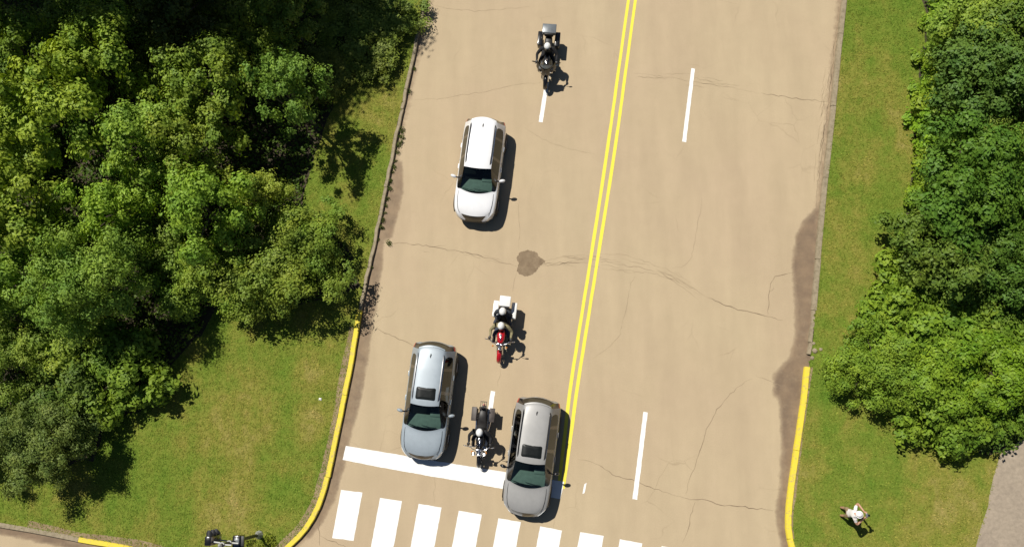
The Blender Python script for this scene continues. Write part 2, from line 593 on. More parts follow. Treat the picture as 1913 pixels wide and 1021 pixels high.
soft([(1526, 400), (1500, 412), (1487, 440), (1482, 480), (1484, 540), (1500, 560), (1520, 560)], 0.10, 1.0)
soft([(1505, 640), (1470, 672), (1446, 700), (1444, 735), (1455, 745), (1470, 770), (1488, 800), (1500, 690)], 0.16, 0.95)
soft([(740, 300), (752, 300), (754, 360), (742, 410), (732, 445), (717, 450), (716, 500), (706, 560), (696, 610), (688, 680), (672, 760), (655, 820),
      (642, 880), (628, 930), (604, 975), (575, 1010), (560, 990), (600, 900), (640, 740), (670, 560), (690, 470)], 0.10, 0.78)
soft([(0, 985), (70, 996), (150, 1012), (260, 1034), (250, 1050), (140, 1030), (100, 1015), (40, 1000), (0, 998)], 0.10, 1.0)
soft([(-40, 975), (120, 1000), (120, 1022), (40, 1004), (-40, 990)], 0.08, 1.0)
dl = dist_poly(P2, [tuple(p[:2]) for p in left_full], False)
dr = dist_poly(P2, [tuple(p[:2]) for p in right_full], False)
dk = np.minimum(dl, dr)
dirt = np.maximum(dirt, np.clip(1.0 - (dk - 0.10) / 0.40, 0, 1) * 0.62)
attr = rme.attributes.new('dirt', 'FLOAT', 'POINT')
attr.data.foreach_set('value', dirt.astype(np.float32))

# kerbs: a bevelled stone edge swept along each line, in lengths with joints
def kerb(name, line, mat, width, top, seg_len=3.0, rough=0.006):
    total = 0.0
    cur = [line[0]]
    pieces = []
    for a, b in zip(line[:-1], line[1:]):
        cur.append(b); total += (b - a).length
        if total > seg_len:
            pieces.append(cur); cur = [b]; total = 0.0
    if len(cur) > 1: pieces.append(cur)
    root = None
    for pc in pieces:
        ns = side_normals(pc)
        mb = MB(); rings = []
        jz, jx = rng.uniform(-0.006, 0.006), rng.uniform(-0.008, 0.008)
        for i, (p, n) in enumerate(zip(pc, ns)):
            q = p.copy()
            d = (pc[-1] - pc[0]).normalized()
            if i == 0: q = q + d * 0.006
            if i == len(pc) - 1: q = q - d * 0.006
            h = width / 2; j = rng.uniform(-rough, rough)
            prof = [(-h, -0.05), (-h, top - 0.02), (-h + 0.02, top), (h - 0.03, top), (h, top - 0.035), (h + 0.02, -0.05)]
            rings.append([q + n * (a + j + jx) + Vector((0, 0, b_ + jz + (j if b_ > 0 else 0))) for a, b_ in prof])
        mb.loft(rings)
        if root is None:
            root = mb.build(name, mat, None, angle=35)
            tag(root, kind='structure')
        else:
            mb.build('kerb_stone', mat, root, angle=35)
    return root
def near(line, px):
    p = G(*px)
    return min(range(len(line)), key=lambda i: (line[i] - p).length)
k1 = near(left_full, (673, 580)); k2 = near(left_full, (150, 1006))
kerb('kerb', left_full[0:k1 + 1], M['kerb_stone'], 0.15, 0.135, rough=0.02)
kerb('painted_kerb', left_full[k1:k2 + 1], M['kerb_yellow'], 0.20, 0.15)
kerb('kerb', left_full[k2:], M['kerb_stone'], 0.20, 0.14)
r1 = near(right_full, (1518, 590)); r2 = near(right_full, (1507, 685))
kerb('kerb', right_full[0:r1 + 1], M['kerb_stone'], 0.20, 0.14, rough=0.008)
kerb('kerb', right_full[r1:r2], M['kerb_stone'], 0.14, 0.115, 0.9, rough=0.03)
kerb('painted_kerb', right_full[r2:], M['kerb_yellow'], 0.20, 0.15)

# lawns behind the kerbs
def offset(line, d, jit=0.0):
    ns = side_normals(line)
    r_ = random.Random(9)
    return [p + n * (d + r_.uniform(-jit, jit)) for p, n in zip(line, ns)]
lb = offset(left_full, 0.06)                                       # left line runs north -> south: right of travel is the grass side
lawn_l = [tuple(p[:2]) for p in lb] + [(-90, lb[-1].y), (-90, 90), (lb[0].x, 90)]
rb = offset(right_full, -0.06)
lawn_r = [tuple(p[:2]) for p in rb] + [(90, rb[-1].y), (90, 90), (rb[0].x, 90)]
lawnL = tag(poly_sheet('lawn', lawn_l, LZ, M['lawn']), kind='structure')
lawnR = tag(poly_sheet('lawn', lawn_r, LZ, M['lawn']), kind='structure')

# bare earthy verge just behind the painted kerb
def verge(line, sgn, i0, i1, wmin, wmax):
    sub = line[i0:i1]
    ns = side_normals(sub)
    r_ = random.Random(i0)
    a = [p + n * sgn * 0.09 for p, n in zip(sub, ns)]
    rw = [r_.uniform(wmin, wmax) for _ in sub]
    rw = [sum(rw[max(0, i - 2):i + 3]) / len(rw[max(0, i - 2):i + 3]) + r_.uniform(-.015, .015) for i in range(len(rw))]
    b = [p + n * sgn * (0.1 + q) for p, n, q in zip(sub, ns, rw)]
    vs = [(p.x, p.y, LZ + 0.004) for p in a] + [(p.x, p.y, LZ + 0.004) for p in b]
    n = len(a)
    mb = MB().add(vs, [(i, i + 1, n + i + 1, n + i) for i in range(n - 1)])
    tag(mb.build('earth_verge', M['verge'], smooth=False), kind='structure')
verge(left_full, 1, k1 + 2, k2 + 6, 0.12, 0.34)
verge(right_full, -1, r2, near(right_full, (1480, 1025)), 0.02, 0.14)

# footpath at the far right
path_px = [(1868, 850), (1886, 826), (1960, 812), (2100, 800), (2100, 1120), (1800, 1120), (1822, 1025), (1832, 985), (1846, 945), (1848, 925), (1856, 890)]
path_poly = [tuple(p[:2]) for p in GP(path_px, LZ)]
tag(poly_sheet('path', path_poly, LZ + 0.004, M['path']), kind='structure')

# floor of the two woods
def ragged(pts, step=0.5, amp=0.22, seed=1):
    r_ = random.Random(seed); out = []
    for a, b in zip(pts, pts[1:] + pts[:1]):
        a = Vector(a); b = Vector(b)
        n = max(1, min(60, int((b - a).length / step)))
        for k in range(n):
            p = a.lerp(b, k / n)
            out.append((p.x + r_.uniform(-amp, amp), p.y + r_.uniform(-amp, amp)))
    return out
wood_l = ragged([tuple(p[:2]) for p in GP([(-900, -700), (690, -700), (690, -120), (640, 60), (625, 200), (590, 310), (560, 370), (610, 420), (655, 480),
        (668, 530), (610, 570), (540, 560), (480, 530), (420, 560), (385, 620), (330, 660), (290, 720), (270, 770), (190, 790), (170, 860), (90, 870), (20, 868), (-900, 800)], LZ)], seed=2)
wood_r = ragged([tuple(p[:2]) for p in GP([(1745, -700), (1725, 0), (1716, 200), (1700, 330), (1688, 480), (1640, 560), (1600, 620), (1575, 690), (1600, 730), (1650, 760),
        (1740, 780), (1800, 830), (1850, 850), (1880, 830), (1960, 800), (2900, 800), (2900, -700)], LZ)], seed=3)
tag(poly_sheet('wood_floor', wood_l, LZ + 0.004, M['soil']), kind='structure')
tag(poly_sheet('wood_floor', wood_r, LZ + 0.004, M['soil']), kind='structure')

# ------------------------------------------------------------------ road markings
MZ = 0.004
def strip(name, pts, width, mat, parent, z=MZ, jag=0.0):
    line = smooth_line(pts, 0.5)
    ns = side_normals(line)
    r_ = random.Random(len(line))
    vs = []
    for p, n in zip(line, ns):
        a = p - n * (width / 2 + r_.uniform(-jag, jag)); b = p + n * (width / 2 + r_.uniform(-jag, jag))
        vs += [(a.x, a.y, z), (b.x, b.y, z)]
    fs = [(2 * i, 2 * i + 1, 2 * i + 3, 2 * i + 2) for i in range(len(line) - 1)]
    return MB().add(vs, fs).build(name, mat, parent, smooth=False)
ya = GP([(1186, -80), (1174, 0), (1136, 270), (1104, 480), (1069, 700), (1053, 830), (1045, 900)])
yb = GP([(1199, -80), (1187, 0), (1150, 270), (1117, 480), (1082, 700), (1066, 815), (1052, 912)])
for ln in (ya, yb):
    ln[0] = ln[1] + (ln[1] - ln[2]).normalized() * 30
    strip('centre_line', ln, 0.125, M['mark_yellow'], road, jag=0.006)
def quad(name, px, mat, parent, z=MZ):
    pts = GP(px, z)
    # subdivided rim with small wobble so the painted edge is not ruler-straight
    r_ = random.Random(int(px[0][0]))
    out = []
    for a, b in zip(pts, pts[1:] + pts[:1]):
        n = max(2, int((b - a).length / 0.12))
        for k in range(n):
            p = a.lerp(b, k / n)
            if k: p = p + Vector((r_.uniform(-1, 1), r_.uniform(-1, 1), 0)) * 0.007
            out.append(p)
    return poly_sheet(name, [tuple(p[:2]) for p in out], z, mat, parent)
def dash(a, b, wpx):
    quad('lane_dash', [(a[0] - wpx / 2, a[1] - 0.7), (a[0] + wpx / 2, a[1] + 0.7), (b[0] + wpx / 2 + 0.5, b[1] + 0.7), (b[0] - wpx / 2 - 0.5, b[1] - 0.7)], M['mark_white'], road)
dash((1295, 128), (1278, 265), 6.5)
dash((1206, 769), (1186, 932), 8)
dash((1031, 95), (1010, 228), 6.5)
dash((921, 730), (905, 838), 8)
dash((1338, -190), (1320, -70), 6)
quad('stop_line', [(646, 832), (700, 841), (800, 858), (900, 874), (1000, 890), (1054, 899), (1047, 931), (1000, 924), (900, 905), (800, 888), (700, 870), (640, 858)], M['mark_white'], road, 0.008)
# crosswalk bars
bars = [((637, 914), (677, 919)), ((710, 929), (751, 935)), ((782, 940), (825, 947)), ((857, 953), (900, 960)), ((931, 967), (973, 974)),
        ((1009, 982), (1050, 990)), ((1084, 993), (1128, 1000)), ((1158, 1006), (1200, 1014)), ((1236, 1019), (1278, 1027)), ((1312, 1032), (1354, 1040)), ((1390, 1046), (1430, 1053))]
lens_ = [(-16.5, 90), (-17, 92), (-17.5, 94), (-18, 95), (-18, 95), (-18, 95), (-18, 95), (-18, 95), (-18, 95), (-18, 95), (-18, 95)]
for (a, b), (dx, dy) in zip(bars, lens_):
    quad('crosswalk_bar', [a, b, (b[0] + dx, b[1] + dy), (a[0] + dx, a[1] + dy)], M['mark_white'], road)
quad('paint_scuff', [(1092, 903), (1096, 901), (1092, 920), (1088, 922)], M['mark_white'], road)

# cracks and a patched pothole
def crack(px, width=0.03, mat='crack', seed=0, amp=0.035):
    r_ = random.Random(seed * 7 + len(px))
    pts = GP(px)
    line = []
    for a, b in zip(pts[:-1], pts[1:]):
        n = max(2, int((b - a).length / 0.14))
        for k in range(n):
            line.append(a.lerp(b, k / n) + Vector((r_.uniform(-amp, amp), r_.uniform(-amp, amp), 0)))
    line.append(pts[-1])
    ns = side_normals(line)
    vs = []
    L_ = len(line)
    for i, (p, n) in enumerate(zip(line, ns)):
        wv = width * r_.uniform(0.35, 1.0) * min(1.0, 0.25 + 3 * i / L_, 0.25 + 3 * (L_ - 1 - i) / L_) / 2
        vs += [(p.x - n.x * wv, p.y - n.y * wv, 0.002), (p.x + n.x * wv, p.y + n.y * wv, 0.002)]
    MB().add(vs, [(2 * i, 2 * i + 1, 2 * i + 3, 2 * i + 2) for i in range(L_ - 1)]).build('crack', M[mat], road, smooth=False)
CR = [
 ([(715, 455), (745, 453), (790, 458), (830, 465), (870, 472), (905, 480), (940, 490), (966, 497)], .035, 'crack'),
 ([(1012, 492), (1060, 490), (1100, 491)], .03, 'crack'), ([(1014, 488), (1050, 479), (1092, 482)], .016, 'crack_fine'),
 ([(1010, 498), (1045, 495), (1090, 484)], .016, 'crack_fine'), ([(1125, 488), (1150, 493), (1200, 500), (1230, 507)], .03, 'crack_fine'),
 ([(1118, 474), (1170, 476), (1210, 490), (1250, 505), (1290, 528)], .018, 'crack_fine'),
 ([(1125, 502), (1170, 505), (1220, 510), (1262, 524), (1310, 551)], .018, 'crack_fine'),
 ([(1230, 507), (1260, 518), (1290, 535), (1318, 553)], .03, 'crack_fine'),
 ([(1318, 553), (1350, 568), (1380, 578), (1410, 584), (1440, 592), (1462, 598)], .045, 'crack'),
 ([(1484, 507), (1465, 514), (1448, 517), (1440, 530), (1437, 550), (1435, 587)], .04, 'crack'), ([(1438, 545), (1446, 536)], .025, 'crack'),
 ([(1312, 370), (1300, 440), (1292, 480), (1280, 497), (1255, 502)], .02, 'crack_fine'),
 ([(1188, 512), (1178, 530), (1168, 580), (1158, 625), (1140, 645), (1108, 670)], .02, 'crack_fine'),
 ([(965, 506), (958, 545)], .025, 'crack_fine'), ([(968, 372), (972, 430), (968, 466)], .022, 'crack_fine'), ([(935, 690), (930, 722)], .022, 'crack_fine'),
 ([(693, 608), (720, 622), (745, 632), (777, 646)], .032, 'crack'),
 ([(1080, 858), (1105, 860), (1125, 872), (1150, 888), (1180, 895), (1215, 910), (1262, 925)], .028, 'crack'),
 ([(1262, 925), (1290, 934), (1312, 932), (1345, 943), (1400, 947), (1445, 953)], .04, 'crack'),
 ([(1405, 705), (1370, 730), (1340, 765), (1320, 800), (1305, 850), (1290, 890), (1281, 922)], .026, 'crack'),
 ([(1410, 700), (1440, 712), (1460, 722)], .022, 'crack_fine'),
 ([(1298, 938), (1285, 985), (1275, 1012)], .028, 'crack'),
 ([(980, 240), (1020, 262), (1060, 278), (1112, 288)], .022, 'crack_fine'), ([(768, 187), (830, 184), (900, 172), (965, 158), (1010, 154)], .022, 'crack_fine'),
 ([(1185, 137), (1260, 146), (1370, 165), (1420, 175)], .02, 'crack_fine'), ([(1420, 175), (1480, 183), (1545, 190)], .032, 'crack'),
 ([(808, 10), (850, 18), (900, 22), (990, 12)], .025, 'crack_fine'), ([(596, 970), (597, 1018)], .03, 'crack'), ([(598, 1000), (655, 1025)], .025, 'crack'),
 ([(812, 888), (811, 940)], .02, 'crack_fine'), ([(1036, 965), (1033, 986)], .02, 'crack_fine'),
 ([(1562, 40), (1550, 140), (1540, 190), (1529, 260)], .022, 'crack_fine'), ([(1567, 10), (1556, 110), (1546, 205), (1533, 300), (1522, 400)], .03, 'crack'),
 ([(1540, 230), (1531, 290), (1527, 330)], .03, 'crack'), ([(730, 838), (760, 833)], .02, 'crack_fine'),
]
cr_rng = random.Random(31)
def near_line(line, n, spread, length):
    for _ in range(n):
        i = cr_rng.randrange(len(line) - 1)
        (xa, ya_), (xb, yb_) = line[i], line[i + 1]
        t = cr_rng.random(); o = cr_rng.uniform(-spread, spread); L_ = cr_rng.uniform(.4, 1) * length
        u = Vector((xb - xa, yb_ - ya_)).normalized()
        c = Vector((xa + (xb - xa) * t - u.y * o, ya_ + (yb_ - ya_) * t + u.x * o))
        w_ = Vector((-u.y, u.x)) * cr_rng.uniform(-6, 6)
        CR.append(([tuple(c - u * L_ / 2), tuple(c + w_ * .5), tuple(c + u * L_ / 2 + w_)], .018, 'crack_fine'))
near_line([(1016, 488), (1100, 486), (1180, 495), (1250, 510), (1310, 545)], 26, 13, 55)      # crazed band across the middle
near_line([(1562, 40), (1548, 160), (1532, 290), (1522, 390)], 16, 10, 70)                    # broken edge along the right gutter
near_line([(1190, 138), (1280, 148), (1370, 163)], 9, 10, 60)
near_line([(720, 455), (830, 466), (950, 493)], 6, 8, 40)
for i, (px, wd, mt) in enumerate(CR):
    crack(px, wd, mt, i)
pp = smooth_line(GP([(971, 472), (985, 467), (1000, 471), (1009, 480), (1019, 488), (1010, 496), (1003, 505), (986, 516), (970, 511), (966, 503), (969, 491), (965, 482), (971, 472)]), 0.035)
r_ = random.Random(5)
poly_sheet('asphalt_patch', [(p.x + r_.uniform(-.028, .028), p.y + r_.uniform(-.028, .028)) for p in pp[:-1]], 0.005, M['patch'], road)

# ------------------------------------------------------------------ grass and undergrowth (uncountable)
nr = np.random.default_rng(11)
def scatter(bounds, n, polys_in, polys_out):
    P = np.stack([nr.uniform(bounds[0], bounds[1], n), nr.uniform(bounds[2], bounds[3], n)], 1)
    k = np.zeros(n, bool)
    for q in polys_in: k |= inside(P, q)
    for q in polys_out: k &= ~inside(P, q)
    return P[k]
def grass(name, P, label):
    n = len(P)
    B = 3
    a = nr.uniform(0, 2 * np.pi, (n, B)); h = nr.uniform(0.02, 0.058, (n, B)); ln = nr.uniform(0.04, 0.10, (n, B)); wd = nr.uniform(0.012, 0.026, (n, B))
    base = np.concatenate([P, np.full((n, 1), LZ - 0.01)], 1)[:, None, :] + np.concatenate([nr.uniform(-.03, .03, (n, B, 2)), np.zeros((n, B, 1))], 2)
    dv = np.stack([np.cos(a), np.sin(a), np.zeros_like(a)], 2); sv = np.stack([-np.sin(a), np.cos(a), np.zeros_like(a)], 2)
    v0 = base - sv * wd[..., None]; v1 = base + sv * wd[..., None]
    v2 = base + dv * ln[..., None] + np.stack([0 * h, 0 * h, h], 2)
    V = np.stack([v0, v1, v2], 2).reshape(-1, 3)
    F = np.arange(len(V)).reshape(-1, 3)
    o = link(name, np_mesh(name, V, F, M['grass']))
    return tag(o, label, 'grass', kind='stuff')
grass('grass', scatter((-21, 0, -7, 18), 100000, [lawn_l], [wood_l]), 'short sunlit green and straw coloured grass on the lawn left of the road')
grass('grass', scatter((8, 22, -7, 19), 60000, [lawn_r], [wood_r, path_poly]), 'short green mown grass on the verge right of the road')

def leaf_quads(C, Nn, size, rs, fold=0.35, aspect=0.62):
    """one folded leaf (two triangles) per centre C with facing normal Nn"""
    n = len(C)
    Nn = Nn / np.linalg.norm(Nn, axis=1, keepdims=True)
    t = rs.normal(size=(n, 3))
    t -= (t * Nn).sum(1, keepdims=True) * Nn
    t /= np.linalg.norm(t, axis=1, keepdims=True)
    b = np.cross(Nn, t)
    L = size[:, None]
    tip = C + t * L * 0.5; tail = C - t * L * 0.5
    s1 = C + b * L * aspect * 0.5 + Nn * L * fold * 0.3; s2 = C - b * L * aspect * 0.5 + Nn * L * fold * 0.3
    V = np.stack([tail, s1, tip, s2], 1).reshape(-1, 3)
    i = np.arange(n)[:, None] * 4
    F = np.concatenate([i + np.array([[0, 1, 2]]), i + np.array([[0, 2, 3]])], 0)
    return V, F
def undergrowth(name, poly, n, bounds, label, col):
    P = scatter(bounds, n, [poly], [])
    hz = 0.35 + 0.35 * np.sin(P[:, 0] * 1.3 + 1.1 * np.sin(P[:, 1] * .9)) * np.cos(P[:, 1] * 1.1)
    z = LZ + 0.04 + nr.uniform(0, 1, len(P)) ** 0.6 * np.clip(hz, 0.08, 0.8)
    nn = nr.normal(size=(len(P), 3)) * 0.55 + np.array([0, 0, 1.0])
    V, F = leaf_quads(np.concatenate([P, z[:, None]], 1), nn, nr.uniform(0.09, 0.20, len(P)), nr)
    o = link(name, np_mesh(name, V, F, M['leaf']))
    o.color = (*col, 1)
    return tag(o, label, 'undergrowth', kind='stuff')
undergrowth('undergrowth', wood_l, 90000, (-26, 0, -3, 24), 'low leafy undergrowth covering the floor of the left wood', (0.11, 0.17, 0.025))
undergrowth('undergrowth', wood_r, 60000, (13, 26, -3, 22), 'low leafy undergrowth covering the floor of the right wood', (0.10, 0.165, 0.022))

# ------------------------------------------------------------------ trees
def crown_mesh(name, seed, rad, zc, rz, clumps, per, lsize, crad=0.34, shell=0.45, flat=0.0, droop=0.0, zfloor=-0.55):
    rs = np.random.default_rng(seed)
    # clump centres through the outer part of an uneven ellipsoid
    d = rs.normal(size=(clumps * 3, 3)); d /= np.linalg.norm(d, axis=1, keepdims=True)
    d = d[d[:, 2] > zfloor][:clumps]
    u = (shell + (1 - shell) * rs.uniform(0, 1, len(d)) ** 0.7) * rs.uniform(0.85, 1.15, len(d))
    lob = 1 + 0.16 * np.sin(3 * np.arctan2(d[:, 1], d[:, 0]) + seed) + 0.10 * np.sin(5 * np.arctan2(d[:, 1], d[:, 0]) + 2.3 * seed)
    c = d * (u * lob)[:, None] * np.array([rad, rad, rz]) + np.array([0, 0, zc])
    cr = rad * crad * rs.uniform(0.55, 1.15, len(c))
    num = np.maximum(20, (1.5 * per * (cr / (rad * crad)) ** 2).astype(int))
    idx = np.repeat(np.arange(len(c)), num)
    n = len(idx)
    e = rs.normal(size=(n, 3)); e /= np.linalg.norm(e, axis=1, keepdims=True)
    rr = rs.uniform(0, 1, n) ** 0.45
    # sprays: leaves gather on twigs that poke out of each clump
    twig = rs.integers(0, 9, n)
    td = rs.normal(size=(len(c), 9, 3)); td /= np.linalg.norm(td, axis=2, keepdims=True)
    e = e * 0.50 + td[idx, twig] * (0.75 + 0.45 * rs.uniform(0, 1, (n, 1)) ** 2)
    off = e * (rr * cr[idx])[:, None] * np.array([1, 1, 0.72])
    C = c[idx] + off
    nn = e * 0.95 + np.array([0, 0, 0.60]) + rs.normal(size=(n, 3)) * 0.24
    sz = lsize * 0.80 * rs.uniform(0.6, 1.35, n)
    V, F = leaf_quads(C, nn, sz, rs)
    me = np_mesh(name, V, F, M['leaf'])
    return me, c
def trunk_mesh(name, seed, zc, r0, centres, nl=9, forks=1):
    rs = random.Random(seed)
    mb = MB()
    for k in range(forks):
        a = rs.uniform(0, 6.28)
        ox, oy = (0, 0) if forks == 1 else (0.12 * math.cos(a), 0.12 * math.sin(a))
        pts, rr = [], []
        for i in range(8):
            t = i / 7
            pts.append((ox * (1 + 3 * t) + rs.uniform(-.05, .05) * zc * 0.25 * t, oy * (1 + 3 * t) + rs.uniform(-.05, .05) * zc * 0.25 * t, zc * 1.02 * t - 0.05))
            rr.append(r0 * (1.35 if i == 0 else 1) * (1 - 0.75 * t))
        mb.tube(pts, rr, 8)
        sel = [centres[i] for i in range(0, len(centres), max(1, len(centres) // nl))][:nl]
        for c in sel[k::forks]:
            c = Vector(c); j = rs.randint(3, 6)
            s = Vector(pts[j])
            m_ = s.lerp(c, 0.5) + Vector((rs.uniform(-.2, .2), rs.uniform(-.2, .2), 0.12 * zc * 0.4))
            mb.tube([s, s.lerp(m_, 0.5) + Vector((0, 0, .05)), m_, m_.lerp(c, 0.55), c], [r0 * .42, r0 * .34, r0 * .24, r0 * .14, r0 * .05], 5)
    return mb.mesh(name, M['bark'], angle=60)
PROTO = {}
def proto(key, seed, rad, zc, rz, clumps, per, lsize, r0=0.13, forks=1, **kw):
    cm, c = crown_mesh('crown', seed, rad, zc, rz, clumps, per, lsize, **kw)
    PROTO[key] = (trunk_mesh('trunk', seed, zc, r0, c, forks=forks), cm)
proto('broad_a', 1, 2.3, 3.5, 1.9, 40, 330, 0.21, crad=0.30)
proto('broad_b', 2, 2.2, 3.3, 1.9, 36, 330, 0.21, crad=0.31)
proto('broad_c', 3, 2.0, 3.0, 1.7, 34, 300, 0.19, crad=0.32)
proto('fine_a', 4, 2.4, 3.0, 1.9, 64, 420, 0.135, crad=0.30)
proto('airy_a', 5, 1.7, 3.4, 2.1, 34, 190, 0.17, crad=0.28, shell=0.3)
proto('dense_r', 6, 2.3, 3.0, 1.7, 75, 260, 0.20, crad=0.28)
proto('dense_s', 7, 2.1, 2.7, 1.6, 75, 260, 0.20, crad=0.28)
proto('bush_a', 8, 2.4, 1.6, 1.5, 80, 330, 0.15, r0=0.06, forks=4, crad=0.27)
proto('bush_b', 9, 1.5, 1.1, 1.1, 46, 230, 0.15, r0=0.05, forks=4, crad=0.34)
proto('bush_c', 10, 1.1, 0.75, 0.75, 36, 180, 0.15, r0=0.04, forks=3, crad=0.38)
proto('vine_a', 12, 1.7, 0.95, 0.95, 70, 130, 0.24, r0=0.04, forks=4, crad=0.30)
proto('vine_b', 13, 1.2, 0.70, 0.75, 48, 110, 0.24, r0=0.04, forks=3, crad=0.36)
proto('needle_a', 14, 2.0, 1.9, 1.8, 80, 400, 0.11, r0=0.08, forks=2, crad=0.26)
proto('tall_a', 15, 3.6, 9.0, 4.0, 110, 200, 0.28, r0=0.22, crad=0.28)
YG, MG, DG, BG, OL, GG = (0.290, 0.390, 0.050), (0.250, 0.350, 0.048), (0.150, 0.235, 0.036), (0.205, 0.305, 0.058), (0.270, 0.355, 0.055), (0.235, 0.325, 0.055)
tree_rng = random.Random(21)
def tree(kind, name, px, py, zc, scale, col, label, cat='tree', group=None, ground=False, zs=1.0):
    tm, cm = PROTO[kind]
    p = G(px, py, LZ) if ground else G(px, py, zc)
    root = empty(name, (p.x, p.y, LZ - 0.01), tree_rng.uniform(0, 6.28))
    root.scale = (scale, scale, scale * zs)
    t = link('trunk', tm, root)
    c = link('crown', cm, root)
    c.color = (*[v * tree_rng.uniform(0.93, 1.07) for v in col], 1)
    return tag(root, label, cat, group)

# left wood: crown centres as seen in the photograph, at crown height
HS = 1.25
def ltree(kind, name, px, py, scale, col, label, hs=HS):
    zc = dict(broad_a=3.5, broad_b=3.3, broad_c=3.0, fine_a=3.0, airy_a=3.4)[kind] * scale * hs
    return tree(kind, name, px, py, zc, scale, col, label, zs=hs)
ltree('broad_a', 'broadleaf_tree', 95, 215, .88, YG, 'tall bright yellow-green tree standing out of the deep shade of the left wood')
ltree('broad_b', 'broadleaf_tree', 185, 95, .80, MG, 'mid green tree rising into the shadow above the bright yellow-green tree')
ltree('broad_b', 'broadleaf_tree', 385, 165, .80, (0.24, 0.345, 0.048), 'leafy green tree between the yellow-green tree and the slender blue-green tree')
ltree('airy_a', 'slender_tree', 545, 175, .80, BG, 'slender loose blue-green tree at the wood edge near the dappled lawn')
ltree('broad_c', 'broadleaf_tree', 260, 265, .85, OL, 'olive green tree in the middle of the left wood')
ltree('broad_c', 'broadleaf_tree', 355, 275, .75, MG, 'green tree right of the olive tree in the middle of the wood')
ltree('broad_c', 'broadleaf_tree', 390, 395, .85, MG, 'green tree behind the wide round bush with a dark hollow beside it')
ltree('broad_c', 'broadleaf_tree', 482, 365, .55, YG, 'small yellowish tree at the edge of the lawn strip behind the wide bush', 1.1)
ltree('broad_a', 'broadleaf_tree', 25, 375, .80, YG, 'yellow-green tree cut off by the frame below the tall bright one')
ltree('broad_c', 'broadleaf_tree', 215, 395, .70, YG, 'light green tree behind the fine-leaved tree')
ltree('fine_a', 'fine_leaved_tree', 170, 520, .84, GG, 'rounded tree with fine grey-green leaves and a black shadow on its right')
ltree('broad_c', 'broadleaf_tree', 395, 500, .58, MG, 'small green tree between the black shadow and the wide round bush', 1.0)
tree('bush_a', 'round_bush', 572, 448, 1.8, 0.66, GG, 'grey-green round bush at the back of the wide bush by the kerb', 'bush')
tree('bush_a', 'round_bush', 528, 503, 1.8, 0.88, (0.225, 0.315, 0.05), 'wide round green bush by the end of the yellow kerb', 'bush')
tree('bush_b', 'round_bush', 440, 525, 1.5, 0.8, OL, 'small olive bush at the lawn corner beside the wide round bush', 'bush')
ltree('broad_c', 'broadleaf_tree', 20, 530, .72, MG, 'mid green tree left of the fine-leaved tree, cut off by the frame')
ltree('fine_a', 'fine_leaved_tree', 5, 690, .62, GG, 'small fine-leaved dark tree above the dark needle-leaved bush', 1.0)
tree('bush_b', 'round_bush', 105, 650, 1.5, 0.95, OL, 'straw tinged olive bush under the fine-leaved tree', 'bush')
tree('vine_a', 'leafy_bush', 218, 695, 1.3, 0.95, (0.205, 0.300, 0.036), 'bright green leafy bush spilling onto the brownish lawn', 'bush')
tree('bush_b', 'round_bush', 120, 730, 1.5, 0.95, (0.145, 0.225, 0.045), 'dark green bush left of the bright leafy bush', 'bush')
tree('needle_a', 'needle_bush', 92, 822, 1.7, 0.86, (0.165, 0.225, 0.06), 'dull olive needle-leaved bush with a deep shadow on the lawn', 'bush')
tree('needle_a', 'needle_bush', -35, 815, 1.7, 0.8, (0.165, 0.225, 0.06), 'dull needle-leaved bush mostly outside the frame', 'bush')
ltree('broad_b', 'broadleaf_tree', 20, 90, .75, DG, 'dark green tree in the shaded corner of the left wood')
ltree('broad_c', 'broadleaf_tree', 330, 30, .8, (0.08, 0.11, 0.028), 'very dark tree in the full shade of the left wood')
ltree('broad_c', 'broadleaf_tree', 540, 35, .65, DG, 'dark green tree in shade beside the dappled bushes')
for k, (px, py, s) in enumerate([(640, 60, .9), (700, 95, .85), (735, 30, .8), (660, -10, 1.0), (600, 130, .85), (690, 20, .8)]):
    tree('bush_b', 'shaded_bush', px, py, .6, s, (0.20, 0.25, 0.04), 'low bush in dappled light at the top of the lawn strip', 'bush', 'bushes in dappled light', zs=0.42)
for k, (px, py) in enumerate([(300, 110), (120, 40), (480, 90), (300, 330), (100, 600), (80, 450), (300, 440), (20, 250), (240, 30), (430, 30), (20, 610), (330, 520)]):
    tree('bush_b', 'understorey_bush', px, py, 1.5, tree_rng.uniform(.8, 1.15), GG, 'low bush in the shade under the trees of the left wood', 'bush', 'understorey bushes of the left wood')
# taller trees just beyond the frame, whose shade falls into it
for px, py, s in [(0, -110, .95), (200, -90, 1.0), (400, -80, 1.0), (450, -150, .85), (-190, -40, 1.0), (-250, 130, .9)]:
    tree('tall_a', 'tall_tree', px, py, LZ, s, MG, 'tall tree beyond the frame shading the left wood', 'tree', 'tall trees beyond the left wood', ground=True)

# right wood
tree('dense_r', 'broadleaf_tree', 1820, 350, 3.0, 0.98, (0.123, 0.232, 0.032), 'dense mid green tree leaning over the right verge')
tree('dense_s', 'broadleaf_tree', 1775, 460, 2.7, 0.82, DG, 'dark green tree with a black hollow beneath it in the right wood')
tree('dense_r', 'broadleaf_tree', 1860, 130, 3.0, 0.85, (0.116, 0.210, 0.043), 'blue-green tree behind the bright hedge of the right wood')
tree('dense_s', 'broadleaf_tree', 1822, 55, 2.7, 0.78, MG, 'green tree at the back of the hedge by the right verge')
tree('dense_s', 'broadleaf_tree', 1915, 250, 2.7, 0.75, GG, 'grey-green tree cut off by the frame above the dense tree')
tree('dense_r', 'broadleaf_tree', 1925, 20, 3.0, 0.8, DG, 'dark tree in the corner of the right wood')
tree('dense_r', 'broadleaf_tree', 1910, 480, 3.0, 0.72, (0.109, 0.203, 0.032), 'green tree cut off by the frame beside the black hollow')
